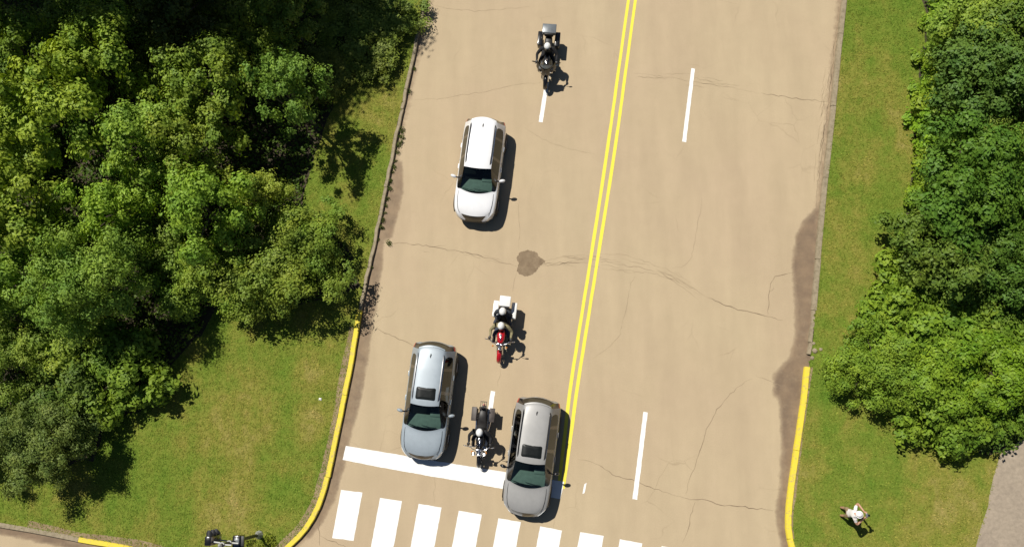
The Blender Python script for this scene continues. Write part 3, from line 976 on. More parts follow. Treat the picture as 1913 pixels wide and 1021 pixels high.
tree('bush_a', 'round_bush', 1650, 690, 1.6, 0.66, (0.215, 0.345, 0.04), 'olive green bush at the tip of the right wood, shadow on the lawn', 'bush')
tree('dense_s', 'leafy_tree', 1790, 700, 2.7, 0.70, (0.20, 0.310, 0.034), 'bright leafy tree behind the olive bush', zs=.8)
tree('dense_s', 'leafy_tree', 1885, 690, 2.7, 0.72, (0.189, 0.312, 0.026), 'bright leafy tree beside the end of the path', zs=.8)
for px, py, s, kd in [(1778, 30, .7, 'vine_b'), (1774, 100, .75, 'vine_b'), (1768, 170, .75, 'vine_b'), (1760, 235, .8, 'vine_b'), (1750, 300, .7, 'vine_b'), (1735, 360, .6, 'vine_b'), (1768, 66, .5, 'vine_b'), (1758, 135, .45, 'vine_b'), (1752, 202, .5, 'vine_b'),
                  (1800, 210, .9, 'vine_a'), (1805, 130, .8, 'vine_a'), (1718, 430, .55, 'vine_b'), (1698, 490, .5, 'vine_b')]:
    tree(kd, 'hedge_bush', px, py, .8, s, (0.217, 0.341, 0.029), 'bright low hedge bush along the edge of the right verge', 'bush', 'hedge bushes along the right verge')
for px, py, s, kd in [(1700, 560, .9, 'vine_a'), (1660, 590, .8, 'vine_b'), (1740, 610, 1.0, 'vine_a'), (1800, 620, .9, 'vine_a'), (1635, 632, .55, 'vine_b'), (1700, 650, .9, 'vine_a'),
                      (1760, 770, .8, 'vine_a'), (1830, 790, .8, 'vine_b'), (1740, 700, .9, 'vine_a'), (1880, 780, .8, 'vine_b'), (1800, 820, .6, 'vine_b'), (1850, 640, .9, 'vine_a'), (1690, 710, .8, 'vine_b')]:
    tree(kd, 'leafy_bush', px, py, .9, s, (0.20, 0.310, 0.034), 'bright leafy low bush in the thicket by the path', 'bush', 'leafy bushes of the thicket')
for px, py, s in [(1800, 560, .8), (1870, 560, .9), (1840, 240, .9), (1800, 200, .8), (1880, 620, .8), (1900, 330, .9)]:
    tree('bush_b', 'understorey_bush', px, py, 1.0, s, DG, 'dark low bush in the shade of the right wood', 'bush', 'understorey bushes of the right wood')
for px, py in [(2080, 60), (2120, 330), (2110, 560)]:
    tree('dense_r', 'broadleaf_tree', px, py, 4.2, 1.0, MG, 'broad tree of the right wood beyond the frame', 'tree', 'trees beyond the right wood')

# weeds along the left gutter and round the signal pole
def weed_mesh(seed, n, r, h, ls):
    rs = np.random.default_rng(seed)
    a = rs.uniform(0, 6.28, n); q = rs.uniform(0, 1, n) ** .6 * r
    C = np.stack([np.cos(a) * q, np.sin(a) * q, rs.uniform(0.02, h, n)], 1)
    nn = np.stack([np.cos(a), np.sin(a), np.full(n, 1.2)], 1) + rs.normal(size=(n, 3)) * .4
    V, F = leaf_quads(C, nn, ls * rs.uniform(.6, 1.3, n), rs, aspect=.4)
    return np_mesh('leaves', V, F, M['leaf'])
weeds = [weed_mesh(s, 46, .13, .16, .09) for s in (1, 2, 3)]
weed_px = [(752, 244), (750, 256), (747, 270), (743, 285), (739, 301), (737, 312), (733, 322), (729, 340), (727, 352), (724, 372), (722, 384), (719, 398), (716, 412), (713, 425), (707, 448), (727, 454), (693, 500), (775, 130), (762, 172)]
for k, (px, py) in enumerate(weed_px):
    p = G(px, py)
    o = link('weed', weeds[k % 3])
    o.location = (p.x, p.y, 0.0)
    o.rotation_euler = (0, 0, k * 1.3)
    s = tree_rng.uniform(.5, 1.1)
    o.scale = (s * .8, s * 1.3, s)
    o.color = (0.09, 0.12, 0.025, 1)
    tag(o, 'small green weed growing in the gutter along the unpainted left kerb', 'weed', 'weeds in the left gutter')
for px, py, s in [(501, 1004), (492, 1016), (470, 1012)] and [(503, 1003, 1.6), (488, 1018, 1.3), (468, 1012, 1.5), (512, 1014, 1.1)]:
    p = G(px, py, LZ)
    o = link('weed', weeds[px % 3])
    o.location = (p.x, p.y, LZ); o.scale = (s, s, s); o.color = (0.22, 0.25, 0.03, 1)
    tag(o, 'yellow-green weed clump at the foot of the signal pole', 'weed', 'weeds round the signal pole')
# scrap of litter on the lawn
p = G(598, 745, LZ)
mb = MB().add([(-.05, -.04, .0), (.05, -.05, .012), (.06, .04, .03), (-.04, .05, .014), (0, 0, .05)], [(0, 1, 4), (1, 2, 4), (2, 3, 4), (3, 0, 4), (3, 2, 1, 0)])
o = mb.build('paper_scrap', M['white_cloth'], smooth=False)
o.location = (p.x, p.y, LZ + 0.003)
tag(o, 'tiny crumpled white paper scrap on the left lawn', 'litter')
# stones at the broken kerb end, right
for k, (px, py, s) in enumerate([(1522, 655, .10), (1533, 652, .07), (1517, 668, .08), (1520, 641, .06)]):
    rs_ = random.Random(k)
    bm = bmesh.new(); bmesh.ops.create_icosphere(bm, subdivisions=2, radius=s)
    for v in bm.verts: v.co *= rs_.uniform(.8, 1.1); v.co.z *= .45
    p = G(px, py, LZ)
    o = MB().addbm(bm).build('kerb_rubble', M['kerb_stone'], angle=25)
    o.location = (p.x, p.y, LZ + s * .2)
    tag(o, 'broken kerb stone lying at the gap above the right yellow kerb', 'stone', 'broken stones at the kerb gap')

# ------------------------------------------------------------------ cars
def eval_mesh(o):
    dg = bpy.context.evaluated_depsgraph_get()
    dg.update()
    return bpy.data.meshes.new_from_object(o.evaluated_get(dg), depsgraph=dg)

def split_faces(me, keys):
    """split a mesh by a per-face key list into {key: MB}"""
    out = {}
    maps = {}
    co = [tuple(v.co) for v in me.vertices]
    for p, k in zip(me.polygons, keys):
        mb = out.setdefault(k, MB()); mp = maps.setdefault(k, {})
        f = []
        for i in p.vertices:
            if i not in mp:
                mp[i] = len(mb.v); mb.v.append(co[i])
            f.append(mp[i])
        mb.f.append(tuple(f)); mb.m.append(0)
    return out

def islands(mb):
    par = list(range(len(mb.v)))
    def find(i):
        while par[i] != i:
            par[i] = par[par[i]]; i = par[i]
        return i
    for f in mb.f:
        for i in f[1:]: par[find(i)] = find(f[0])
    out = {}
    for f in mb.f:
        k = find(f[0])
        o, mp = out.setdefault(k, (MB(), {}))
        g = []
        for i in f:
            if i not in mp: mp[i] = len(o.v); o.v.append(mb.v[i])
            g.append(mp[i])
        o.f.append(tuple(g)); o.m.append(0)
    return [o for o, _ in out.values()]

def wheel(parent, x, y, r, wd, side):
    t = MB().lathe([(r * .62, -wd * .5), (r * .90, -wd * .52), (r * .985, -wd * .40), (r, -wd * .2), (r, wd * .2), (r * .985, wd * .40), (r * .90, wd * .52), (r * .62, wd * .5), (r * .60, 0), (r * .62, -wd * .5)], n=28)
    o = t.build('wheel', M['rubber'], parent)
    o.location = (x, y, r)
    rim = MB()
    rim.lathe([(r * .63, -wd * .46 * side), (r * .63, wd * .40 * side), (r * .58, wd * .44 * side), (r * .55, wd * .30 * side), (.02, wd * .26 * side)], n=28)
    for k in range(5):
        a = 2 * math.pi * k / 5
        c = Vector((math.cos(a) * r * .33, wd * .36 * side, math.sin(a) * r * .33))
        rim.box(c, (r * .52, .03, .055), .008, rot=Matrix.Rotation(-a, 3, 'Y'))
    rim.lathe([(.06, wd * .30 * side), (.06, wd * .42 * side), (.0, wd * .44 * side)], n=14)
    rim.build('rim', M['alloy'], o)

def make_suv(name, px_rear, px_front, body_mat, label, sunroof, rails, spoiler_dark=False, length=None, wscale=1.0, front_taper=1.0, grp='cars in the procession', hscale=1.0, group=None, mirror_mat=None):
    a = G(*px_rear, 0.85); b = G(*px_front, 0.62)
    d = b - a; d.z = 0
    L = length or d.length
    c = (a + b) / 2
    root = empty(name, (c.x, c.y, 0.0), math.atan2(d.y, d.x))
    tag(root, label, 'car', group)
    sx = L / 4.56
    W = 0.93 * wscale
    # stations rear -> front: x_low, x_top, half width, belt z, half width at top row, top row z, centre z, sill z, bow
    ST = [
        (-2.22, -2.20, .70, .88, .54, .93, .95, .42, -.10, 'b'),
        (-2.15, -2.13, .85, .98, .62, 1.05, 1.07, .36, -.14, 'g'),       # rear glass starts above this
        (-1.98, -1.87, .905, 1.03, .56, 1.555, 1.62, .30, -.11, 'b'),
        (-1.80, -1.66, .92, 1.04, .57, 1.59, 1.66, .27, -.06, 'q'),     # quarter window
        (-1.30, -1.20, .93, 1.03, .585, 1.62, 1.685, .26, 0, 'p'),
        (-1.20, -1.12, .93, 1.03, .587, 1.622, 1.69, .26, 0, 'r'),       # rear door window
        (-.36, -.34, .93, 1.015, .59, 1.63, 1.70, .26, 0, 'p'),
        (-.26, -.25, .93, 1.012, .59, 1.63, 1.70, .26, 0, 'f'),          # front door window
        (.40, .20, .93, 1.005, .575, 1.60, 1.665, .26, .06, 'w'),        # windscreen in front of this
        (1.04, 1.02, .93, .985, .705, 1.035, 1.075, .26, .19, 'h'),
        (1.16, 1.13, .93, .975, .735, 1.01, 1.05, .26, .19, 'h'),
        (1.55, 1.55, .92, .925, .73, .97, 1.015, .26, .10, 'h'),
        (1.86, 1.86, .875, .86, .67, .915, .955, .28, .08, 'h'),
        (2.06, 2.03, .765 * front_taper, .79, .55, .835, .865, .30, .09, 'h'),
        (2.17, 2.13, .63 * front_taper, .68, .45, .73, .745, .32, .08, 'h'),
        (2.24, 2.21, .48 * front_taper, .56, .34, .60, .61, .36, .05, 'h'),
    ]
    NR = 10
    V, half = [], []
    def ring(s):
        xl, xt, hw, zb, wt, zt, zc, zs, bow, k = s
        hw *= wscale; wt *= wscale
        rows = [(xl, .55 * hw, zs + .03), (xl, .93 * hw, zs), (xl, .985 * hw, zs + .20), (xl, hw, max(zs + .26, min(.74, zb - .16))), (xl, .985 * hw, zb - .06),
                (xl * .9 + xt * .1, hw - .055, zb), (xt, wt, zt), (xt, wt - .085, zt * .35 + zc * .65 - .008), (xt, wt * .5, zc - .008), (xt, 0, zc)]
        out = []
        for i, (x, y, z) in enumerate(rows):
            if i >= 6: x += bow * (1 - (y / max(wt, .01)) ** 2)
            zz = z if z < 1.0 else 1.0 + (z - 1.0) * hscale
            out.append((x * sx, y, zz))
        return out
    bm = bmesh.new()
    grid = []
    for s in ST:
        r_ = ring(s)
        left = [bm.verts.new(p) for p in r_]
        right = [bm.verts.new((p[0], -p[1], p[2])) for p in r_[:-1]]
        grid.append((left, right + [left[-1]]))
    KEY = bm.faces.layers.int.new('key')
    KN = ['body', 'cladding', 'windscreen', 'rear_window', 'side_window_ql', 'side_window_qr', 'side_window_rl', 'side_window_rr', 'side_window_fl', 'side_window_fr', 'pillar', 'headlight_l', 'headlight_r', 'taillight_l', 'taillight_r', 'grille', 'bumper', 'rear_bumper']
    cr = bm.edges.layers.float.new('crease_edge')
    for j in range(len(ST) - 1):
        k = ST[j][9]
        for si in (0, 1):
            A, B = grid[j][si], grid[j + 1][si]
            for i in range(NR - 1):
                q = (A[i], A[i + 1], B[i + 1], B[i])
                f = bm.faces.new(q if si else q[::-1])
                key = 0
                if i == 0 or (i == 1): key = 1
                if i == 5:
                    if k == 'q': key = 4 + si
                    elif k == 'r': key = 6 + si
                    elif k == 'f': key = 8 + si
                    elif k in 'pw': key = 10
                    elif k == 'g': key = 10
                if i >= 6 and k == 'w': key = 2
                if i >= 6 and k == 'g': key = 3
                if j in (12, 13) and i == 4: key = 11 + si
                if j in (13, 14) and i >= 6: key = 15
                if j >= 13 and i in (2,) : key = 16
                if j == 1 and i in (3, 4): key = 13 + si
                if j == 0 and i in (2,): key = 17
                f[KEY] = key
    for e_, gi in ((0, 0), (1, -1)):
        Lr, Rr = grid[gi]
        loop = Lr + [v for v in Rr[:-1]][::-1]
        f = bm.faces.new(loop if e_ else loop[::-1])
        f[KEY] = 16 if e_ else 17
    for e in bm.edges:
        ks = {f[KEY] for f in e.link_faces}
        if len(ks) > 1:
            e[cr] = .75
    bmesh.ops.recalc_face_normals(bm, faces=bm.faces)
    me = bpy.data.meshes.new('tmp'); bm.to_mesh(me); bm.free()
    tmp = link('tmp', me)
    ss = tmp.modifiers.new('s', 'SUBSURF'); ss.levels = 2; ss.render_levels = 2
    em = eval_mesh(tmp)
    bpy.data.objects.remove(tmp, do_unlink=True)
    kd = [d_.value for d_ in em.attributes['key'].data]
    keys = []
    for p, kv in zip(em.polygons, kd):
        k = KN[kv]
        keys.append(k)
    parts = split_faces(em, keys)
    matmap = {'body': body_mat, 'cladding': M['black_plastic'], 'windscreen': M['glass'], 'rear_window': M['dark_glass'], 'pillar': M['gloss_black'],
              'grille': M['gloss_black'], 'bumper': M['black_plastic'], 'rear_bumper': M['black_plastic']}
    pn = {'headlight_l': ('headlight', M['lens']), 'headlight_r': ('headlight', M['lens']), 'taillight_l': ('taillight', M['red_lens']), 'taillight_r': ('taillight', M['red_lens'])}
    for k, mb in parts.items():
        if k.startswith('side_window'): mb.build('side_window', M['dark_glass'], root, angle=60, fixn=False)
        elif k in pn: mb.build(pn[k][0], pn[k][1], root, angle=60, fixn=False)
        elif k == 'pillar':
            for isl in islands(mb): isl.build('pillar', M['gloss_black'], root, angle=60, fixn=False)
        else: mb.build(k, matmap[k], root, angle=38 if k == 'body' else 60, fixn=False)
    # roof details
    zr = 1.0 + (1.70 - 1.0) * hscale  # roof height
    if rails:
        for s in (-1, 1):
            y = .525 * wscale * s
            MB().tube([(-1.72 * sx, y * .99, zr - .105), (-1.62 * sx, y, zr - .03), (-1.2 * sx, y * 1.01, zr - .005), (-.4 * sx, y * 1.015, zr + .002), (-.05 * sx, y * 1.0, zr - .02), (.08 * sx, y * .98, zr - .09)], [.012, .018, .018, .018, .018, .012], 6).build('roof_rail', M['gloss_black'] if rails == 1 else M['alloy'], root)
    if sunroof:
        mb = MB(); n = 16; ring0 = []
        hx, hy, cxs, rr = .23, .395, -.20, .06
        pts = []
        for qx, qy, a0 in ((1, 1, 0), (-1, 1, 90), (-1, -1, 180), (1, -1, 270)):
            for t in range(5):
                an = R(a0 + 22.5 * t)
                pts.append((cxs + qx * (hx - rr) + rr * math.cos(an), qy * (hy - rr) + rr * math.sin(an)))
        def zz(x, y): return zr - .008 - .055 * (abs(y) / .62) ** 2 * 1.0 - .02 * max(0, x + .1) ** 2
        rings = [[Vector((x * sx, y * wscale, zz(x, y) + dz)) for x, y in pts] for dz in (-.05, .010)]
        rings.append([Vector(((cxs + (x - cxs) * .93) * sx, y * .95 * wscale, zz(x, y * .95) + .018)) for x, y in pts])
        rings.append([Vector(((cxs + (x - cxs) * .5) * sx, y * .5 * wscale, zz(x, y * .5) + .014)) for x, y in pts])
        mb.loft(rings)
        mb.build('sunroof', M['sunroof'], root, angle=35)
    fin = MB().loft([[Vector((-1.52 * sx, y, zr - .06)) for y in (-.028, .028)] + [Vector((-1.52 * sx, 0, zr - .05))],
                     [Vector((-1.62 * sx, y, zr - .05)) for y in (-.030, .030)] + [Vector((-1.62 * sx, 0, zr + .015))],
                     [Vector((-1.70 * sx, y, zr - .05)) for y in (-.020, .020)] + [Vector((-1.70 * sx, 0, zr + .04))],
                     [Vector((-1.715 * sx, y, zr - .05)) for y in (-.01, .01)] + [Vector((-1.72 * sx, 0, zr + .03))]])
    fin.build('antenna_fin', M['gloss_black'], root, angle=60)
    # spoiler over the rear glass
    rows = []
    for k in range(13):
        t = -1 + 2 * k / 12
        xb = -2.045 + .11 * t * t
        rows.append([Vector((x * sx, .535 * wscale * t, z)) for x, z in ((xb + .22, zr - .075 - .05 * t * t), (xb, zr - .115 - .055 * t * t), (xb + .01, zr - .14 - .055 * t * t), (xb + .22, zr - .12 - .05 * t * t))])
    MB().loft(rows).build('spoiler', M['gloss_black'] if spoiler_dark else body_mat, root, angle=45)
    # mirrors
    for s in (-1, 1):
        mb = MB()
        y0 = .885 * wscale * s
        rot = Matrix.Rotation(R(14 * s), 3, 'Z')
        mb.ell((.50 * sx, y0 + .155 * s, 1.045), (.065, .125, .082), 14, 8, 0, rot)
        mb.build('wing_mirror', mirror_mat or body_mat, root)
        MB().tube([(.52 * sx, y0 - .05 * s, .985), (.515 * sx, y0 + .05 * s, 1.0), (.505 * sx, y0 + .12 * s, 1.02)], [.032, .026, .03], 8).build('mirror_arm', M['gloss_black'], root)
    # wipers, handles, wheels
    for (x, y, x2, y2) in ((1.02, .46, .93, -.10), (1.06, -.04, .93, -.58)):
        MB().tube([(x * sx, y, 1.062), ((x + x2) / 2 * sx + .03, (y + y2) / 2, 1.085), (x2 * sx + .03, y2, 1.082)], [.012, .010, .007], 5).build('wiper', M['black_plastic'], root)
    for s in (-1, 1):
        for x in (-.95, -.02):
            MB().box((x * sx, .932 * wscale * s, .90), (.20, .035, .035), .012).build('door_handle', body_mat, root)
        # wheel arches and wheels
        for x in (-1.42, 1.36):
            arch = MB(); r0, r1 = .37, .43
            ringsa = []
            for t in range(13):
                an = R(-8 + 196 * t / 12)
                ca, sa = math.cos(an), math.sin(an)
                ringsa.append([Vector((x * sx + ca * r, yy * wscale * s, .34 + sa * r)) for r, yy in ((r0, .80), (r0, .938), (r1, .934), (r1, .85))])
            arch.loft(ringsa).build('wheel_arch', M['black_plastic'], root, angle=50)
            mbw = MB().lathe([(.02, .0), (.365, .0), (.365, .03)], n=26, c=(0, 0, 0))
            lw = mbw.build('wheel_well', M['black_plastic'], root)
            lw.location = (x * sx, (.925 * wscale - .02) * s, .34)
            wheel(root, x * sx, .845 * wscale * s, .345, .215, s)
        # door seams
        for x, zt_ in ((-1.22, 1.0), (-.30, .99), (.62, .96)):
            MB().tube([(x * sx, .948 * W / .93 * s * .97, .42), ((x + .0) * sx, .936 * wscale * s, .72), (x * sx, .920 * wscale * s, .95)], .006, 5).build('door_seam', M['black_plastic'], root)
    # bonnet shut lines
    for s in (-1, 1):
        MB().tube([(1.10 * sx, .76 * wscale * s, 1.008), (1.35 * sx, .765 * wscale * s, .992), (1.6 * sx, .75 * wscale * s, .962), (1.85 * sx, .70 * wscale * s, .916), (2.0 * sx, .62 * wscale * s, .872)], .007, 5).build('bonnet_seam', M['black_plastic'], root)
    # badge and number plate holder
    MB().box((-2.285 * sx, 0, .78), (.02, .34, .16), .006).build('number_plate', M['signal_grey'], root)
    # cabin
    mb = MB()
    mb.box((.80 * sx, 0, .95), (.50, 1.36 * wscale, .12), .05)
    mb.box((.52 * sx, .36, 1.00), (.18, .40, .10), .04)
    mb.build('dashboard', M['interior_grey'], root)
    MB().box((-.4 * sx, 0, .50), (3.0 * sx, 1.50 * wscale, .06), .02).build('cabin_floor', M['interior'], root)
    st = MB().lathe([(.165, -.014), (.185, 0), (.165, .014), (.150, 0), (.165, -.014)], axis='x', n=20)
    so_ = st.build('steering_wheel', M['interior'], root)
    so_.location = (.36 * sx, .36, 1.02); so_.rotation_euler = (0, R(-25), 0)
    for y in (-.36, .36):
        seat = MB()
        seat.box((-.05 * sx, y, .66), (.52, .50, .16), .06)
        seat.box((-.32 * sx, y, .98), (.15, .48, .62), .06, rot=Matrix.Rotation(R(-14), 3, 'Y'))
        seat.box((-.42 * sx, y, 1.38), (.10, .26, .18), .045)
        seat.build('front_seat', M['interior'], root)
    rs_ = MB()
    rs_.box((-1.0 * sx, 0, .66), (.50, 1.30, .16), .06)
    rs_.box((-1.28 * sx, 0, .98), (.16, 1.30, .58), .06, rot=Matrix.Rotation(R(-14), 3, 'Y'))
    rs_.build('rear_seat', M['interior'], root)
    MB().box((.10 * sx, 0, 1.50), (.04, .22, .07), .02).build('rear_view_mirror', M['black_plastic'], root)
    return root

make_suv('sport_utility_car', (909, 222), (884, 414), M['white_car'], 'white sport utility car with dark windows following the black touring motorcycle', False, 1, wscale=.90)
make_suv('sport_utility_car', (814, 638), (787, 859), M['blue_car'], 'silver-blue sport utility car with sunroof waiting at the stop line by the left kerb', True, 2, wscale=.91)
make_suv('sport_utility_car', (1008, 742), (978, 965), M['grey_car'], 'warm grey sport utility car with sunroof and red tail lights standing over the stop line', True, 1, spoiler_dark=False, wscale=.915, front_taper=.92, mirror_mat=M['gloss_black'])

# ------------------------------------------------------------------ people
def skin_mesh(joints, bones, root, subdiv=1):
    names = list(joints)
    me = bpy.data.meshes.new('skin')
    me.from_pydata([joints[n][0] for n in names], [(names.index(a), names.index(b)) for a, b in bones], [])
    o = link('skin', me)
    sk = o.modifiers.new('skin', 'SKIN')
    sk.use_smooth_shade = True
    sk.branch_smoothing = 0.3
    for i, n in enumerate(names):
        r_ = joints[n][1]
        sv = me.skin_vertices[0].data[i]
        sv.radius = r_ if hasattr(r_, '__len__') else (r_, r_)
        sv.use_root = (n == root)
    s = o.modifiers.new('sub', 'SUBSURF'); s.levels = subdiv + 1; s.render_levels = subdiv + 1
    em = eval_mesh(o)
    bpy.data.objects.remove(o, do_unlink=True)
    return em
def hand_geo(mb, wrist, aim, palm_n, mi, curl=1.0, s=1.0):
    """palm with five curled fingers; aim = direction of the fingers, palm_n = palm side"""
    aim = Vector(aim).normalized(); n = Vector(palm_n).normalized()
    n = (n - aim * n.dot(aim)).normalized(); side = aim.cross(n)
    rot = Matrix((aim, side, n)).transposed()
    c = Vector(wrist) + aim * .05 * s
    mb.box(c, (.095 * s, .085 * s, .032 * s), .012 * s, mi, rot)
    for k, ln in enumerate((.070, .080, .076, .060)):
        b = Vector(wrist) + aim * .092 * s + side * (.031 - .0205 * k) * s
        p1 = b + (aim * math.cos(.5 * curl) + n * math.sin(.5 * curl)) * ln * .45 * s
        p2 = p1 + (aim * math.cos(1.5 * curl) + n * math.sin(1.5 * curl)) * ln * .35 * s
        p3 = p2 + (aim * math.cos(2.4 * curl) + n * math.sin(2.4 * curl)) * ln * .28 * s
        mb.tube([b, p1, p2, p3], [.0095 * s, .009 * s, .0085 * s, .0065 * s], 6, mi)
    b = Vector(wrist) + aim * .03 * s + side * .038 * s
    p1 = b + (aim * .7 + side * .6 + n * .4) .normalized() * .04 * s
    p2 = p1 + (aim * .8 + n * .7).normalized() * .03 * s
    mb.tube([b, p1, p2], [.012 * s, .0105 * s, .008 * s], 6, mi)
def head_geo(mb, c, fwd, mi_skin, mi_hair, mi_eye, hair=True, tilt=0.0):
    fwd = Vector(fwd).normalized(); up = Vector((0, 0, 1)); up = (up + fwd * tilt).normalized()
    f = (fwd - up * fwd.dot(up)).normalized(); s = up.cross(f)
    rot = Matrix((f, s, up)).transposed(); c = Vector(c)
    mb.ell(c, (.098, .076, .118), 16, 12, mi_skin, rot)
    mb.ell(c + f * .045 - up * .07, (.048, .052, .045), 12, 8, mi_skin, rot)
    mb.tube([c + f * .088 + up * .012, c + f * .112 - up * .028, c + f * .094 - up * .034], [.008, .015, .010], 6, mi_skin)
    mb.box(c + f * .088 - up * .062, (.012, .042, .010), .004, mi_hair, rot)
    for k in (-1, 1):
        mb.ell(c + f * .084 + s * .030 * k + up * .006, (.012, .014, .010), 8, 6, mi_eye, rot)
        mb.ell(c + s * .076 * k - up * .006 - f * .005, (.022, .012, .032), 8, 6, mi_skin, rot)
    if hair: mb.ell(c - f * .012 + up * .014, (.100, .082, .112), 16, 8, mi_hair, rot, zmin=-.15)
def body_object(name, joints, bones, root, bone_mat, mats, parent, extra=None, subdiv=1):
    em = skin_mesh(joints, bones, root, subdiv)
    mb = MB()
    segs = [(Vector(joints[a][0]), Vector(joints[b][0]), bone_mat.get((a, b), 0)) for a, b in bones]
    co = [v.co.copy() for v in em.vertices]
    mb.v = [tuple(c) for c in co]
    for p in em.polygons:
        c = p.center
        best = min(segs, key=lambda sg: ((sg[0] + (sg[1] - sg[0]) * max(0, min(1, (c - sg[0]).dot(sg[1] - sg[0]) / max(1e-6, (sg[1] - sg[0]).length_squared)))) - c).length)
        mb.f.append(tuple(p.vertices)); mb.m.append(best[2])
    bpy.data.meshes.remove(em)
    if extra: extra(mb)
    return mb.build(name, mats, parent, angle=75)
def helmet(parent, c, mat, fwd_tilt=0.0, scale=1.0):
    c = Vector(c)
    h = MB().ell(c + Vector((-.01, 0, .03)), (.150 * scale, .128 * scale, .135 * scale), 22, 12, 0, zmin=-.35)
    h.tube([c + Vector((-.01 + .150 * scale * .93 * math.cos(a), .128 * scale * .93 * math.sin(a), .03 - .05)) for a in [k * math.pi / 10 for k in range(21)]], .011, 6)
    o = h.build('helmet', mat, parent, angle=60)
    v = MB()
    rows = []
    for k in range(9):
        a = R(-62 + 124 * k / 8)
        rows.append([c + Vector((-.01 + (.158 + dz * .0) * scale * math.cos(a), .137 * scale * math.sin(a), .03 + dz)) for dz in (.055, .0, -.06, -.095)])
    v.loft(rows, closed=False)
    v.build('visor', M['smoke_glass'], o, fixn=False)
    return o

def rider(name, root_obj_loc, rz, label, torso, legs, helmet_mat, hands, hip=(-.22, 0, .80), lean=.10, foot=(.30, .30, .34), arm_mat=None, vest=None, group=None, passenger=False):
    root = empty(name, root_obj_loc, rz)
    tag(root, label, 'person', group)
    hx, hy, hz = hip
    kx = hx + .44
    J = {'pelvis': ((hx, 0, hz), (.135, .115)), 'waist': ((hx + lean * .25, 0, hz + .17), (.145, .11)), 'chest': ((hx + lean * .7, 0, hz + .36), (.19, .145)), 'neck0': ((hx + lean, 0, hz + .50), (.10, .08)),
         'neck': ((hx + lean + .02, 0, hz + .57), .055), 'crown': ((hx + lean + .045, 0, hz + .66), .06)}
    B = [('pelvis', 'waist'), ('waist', 'chest'), ('chest', 'neck0'), ('neck0', 'neck'), ('neck', 'crown')]
    BM = {('neck0', 'neck'): 2, ('neck', 'crown'): 2}
    for s, sd in ((1, 'l'), (-1, 'r')):
        hd = Vector((hands[0], hands[1] * s, hands[2]))
        sh = Vector((hx + lean + .0, .215 * s, hz + .46))
        wr = hd + (sh - hd).normalized() * .085
        el = (sh + wr) / 2 + Vector((-.05, .10 * s, -.10))
        J['sh' + sd] = (tuple(sh), .085); J['el' + sd] = (tuple(el), .062); J['wr' + sd] = (tuple(wr), .042)
        B += [('neck0', 'sh' + sd), ('sh' + sd, 'el' + sd), ('el' + sd, 'wr' + sd)]
        am = 3 if arm_mat else 0
        BM[('sh' + sd, 'el' + sd)] = am; BM[('el' + sd, 'wr' + sd)] = am
        J['hip' + sd] = ((hx + .03, .12 * s, hz - .02), .105)
        J['kn' + sd] = ((kx, (foot[1] - .01) * s, hz - .06), .070)
        J['an' + sd] = ((foot[0] - .10, foot[1] * s, foot[2] + .09), .048)
        J['to' + sd] = ((foot[0] + .12, (foot[1] + .02) * s, foot[2] + .03), .042)
        B += [('pelvis', 'hip' + sd), ('hip' + sd, 'kn' + sd), ('kn' + sd, 'an' + sd), ('an' + sd, 'to' + sd)]
        for q in (('pelvis', 'hip' + sd), ('hip' + sd, 'kn' + sd), ('kn' + sd, 'an' + sd)): BM[q] = 1
        BM[('an' + sd, 'to' + sd)] = 4
    hc = Vector((hx + lean + .055, 0, hz + .70))
    def ex(mb):
        head_geo(mb, hc, (1, 0, 0), 2, 5, 5, hair=True)
    body_object('body', J, B, 'pelvis', BM, [torso, legs, M['skin'], arm_mat or torso, M['seat_leather'], M['hair']], root, ex)
    for s, sd in ((1, 'l'), (-1, 'r')):
        g = MB()
        hd = Vector((hands[0], hands[1] * s, hands[2])); wr = Vector(J['wr' + sd][0])
        hand_geo(g, wr - Vector((.01, 0, 0)), hd + Vector((.03, 0, .02)) - wr, (0.0, 0, -1), 0, 1.0, 1.05)
        g.build('glove', M['seat_leather'], root, angle=60)
    helmet(root, hc, helmet_mat)
    if vest:
        # open hi-vis vest panels over chest and back
        mb = MB()
        rings = []
        for z, rx, ry in ((.06, .150, .175), (.20, .150, .185), (.34, .155, .200), (.45, .125, .175), (.52, .09, .11)):
            cx = hx + lean * (z / .5)
            rings.append([Vector((cx + rx * math.cos(a), ry * math.sin(a), hz + z)) for a in [2 * math.pi * k / 18 for k in range(18)]])
        mb.loft(rings, cap=False)
        mb.build('vest', vest, root)
    return root

# ------------------------------------------------------------------ motorcycles
def moto_wheel(parent, x, r, wd, rim_mat):
    t = MB()
    prof = []
    for k in range(13):
        a = 2 * math.pi * k / 12
        prof.append((r - wd * .45 + wd * .45 * math.cos(a), wd * .5 * math.sin(a)))
    t.lathe(prof, n=30)
    o = t.build('wheel', M['rubber'], parent)
    o.location = (x, 0, r)
    rm = MB()
    ri = r - wd * .85
    rm.lathe([(ri, -wd * .35), (ri + .015, -wd * .38), (ri + .015, wd * .38), (ri, wd * .35), (ri - .02, 0), (ri, -wd * .35)], n=30)
    for k in range(9):
        a = 2 * math.pi * k / 9
        rm.tube([(0, 0, 0), (ri * math.cos(a), 0, ri * math.sin(a))], .014, 5)
    rm.lathe([(.0, -.06), (.05, -.06), (.05, .06), (.0, .06)], n=12)
    rm.lathe([(.06, .075), (.13, .075), (.13, .082), (.06, .082), (.06, .075)], n=20)
    rm.build('rim', rim_mat, o)
    return o
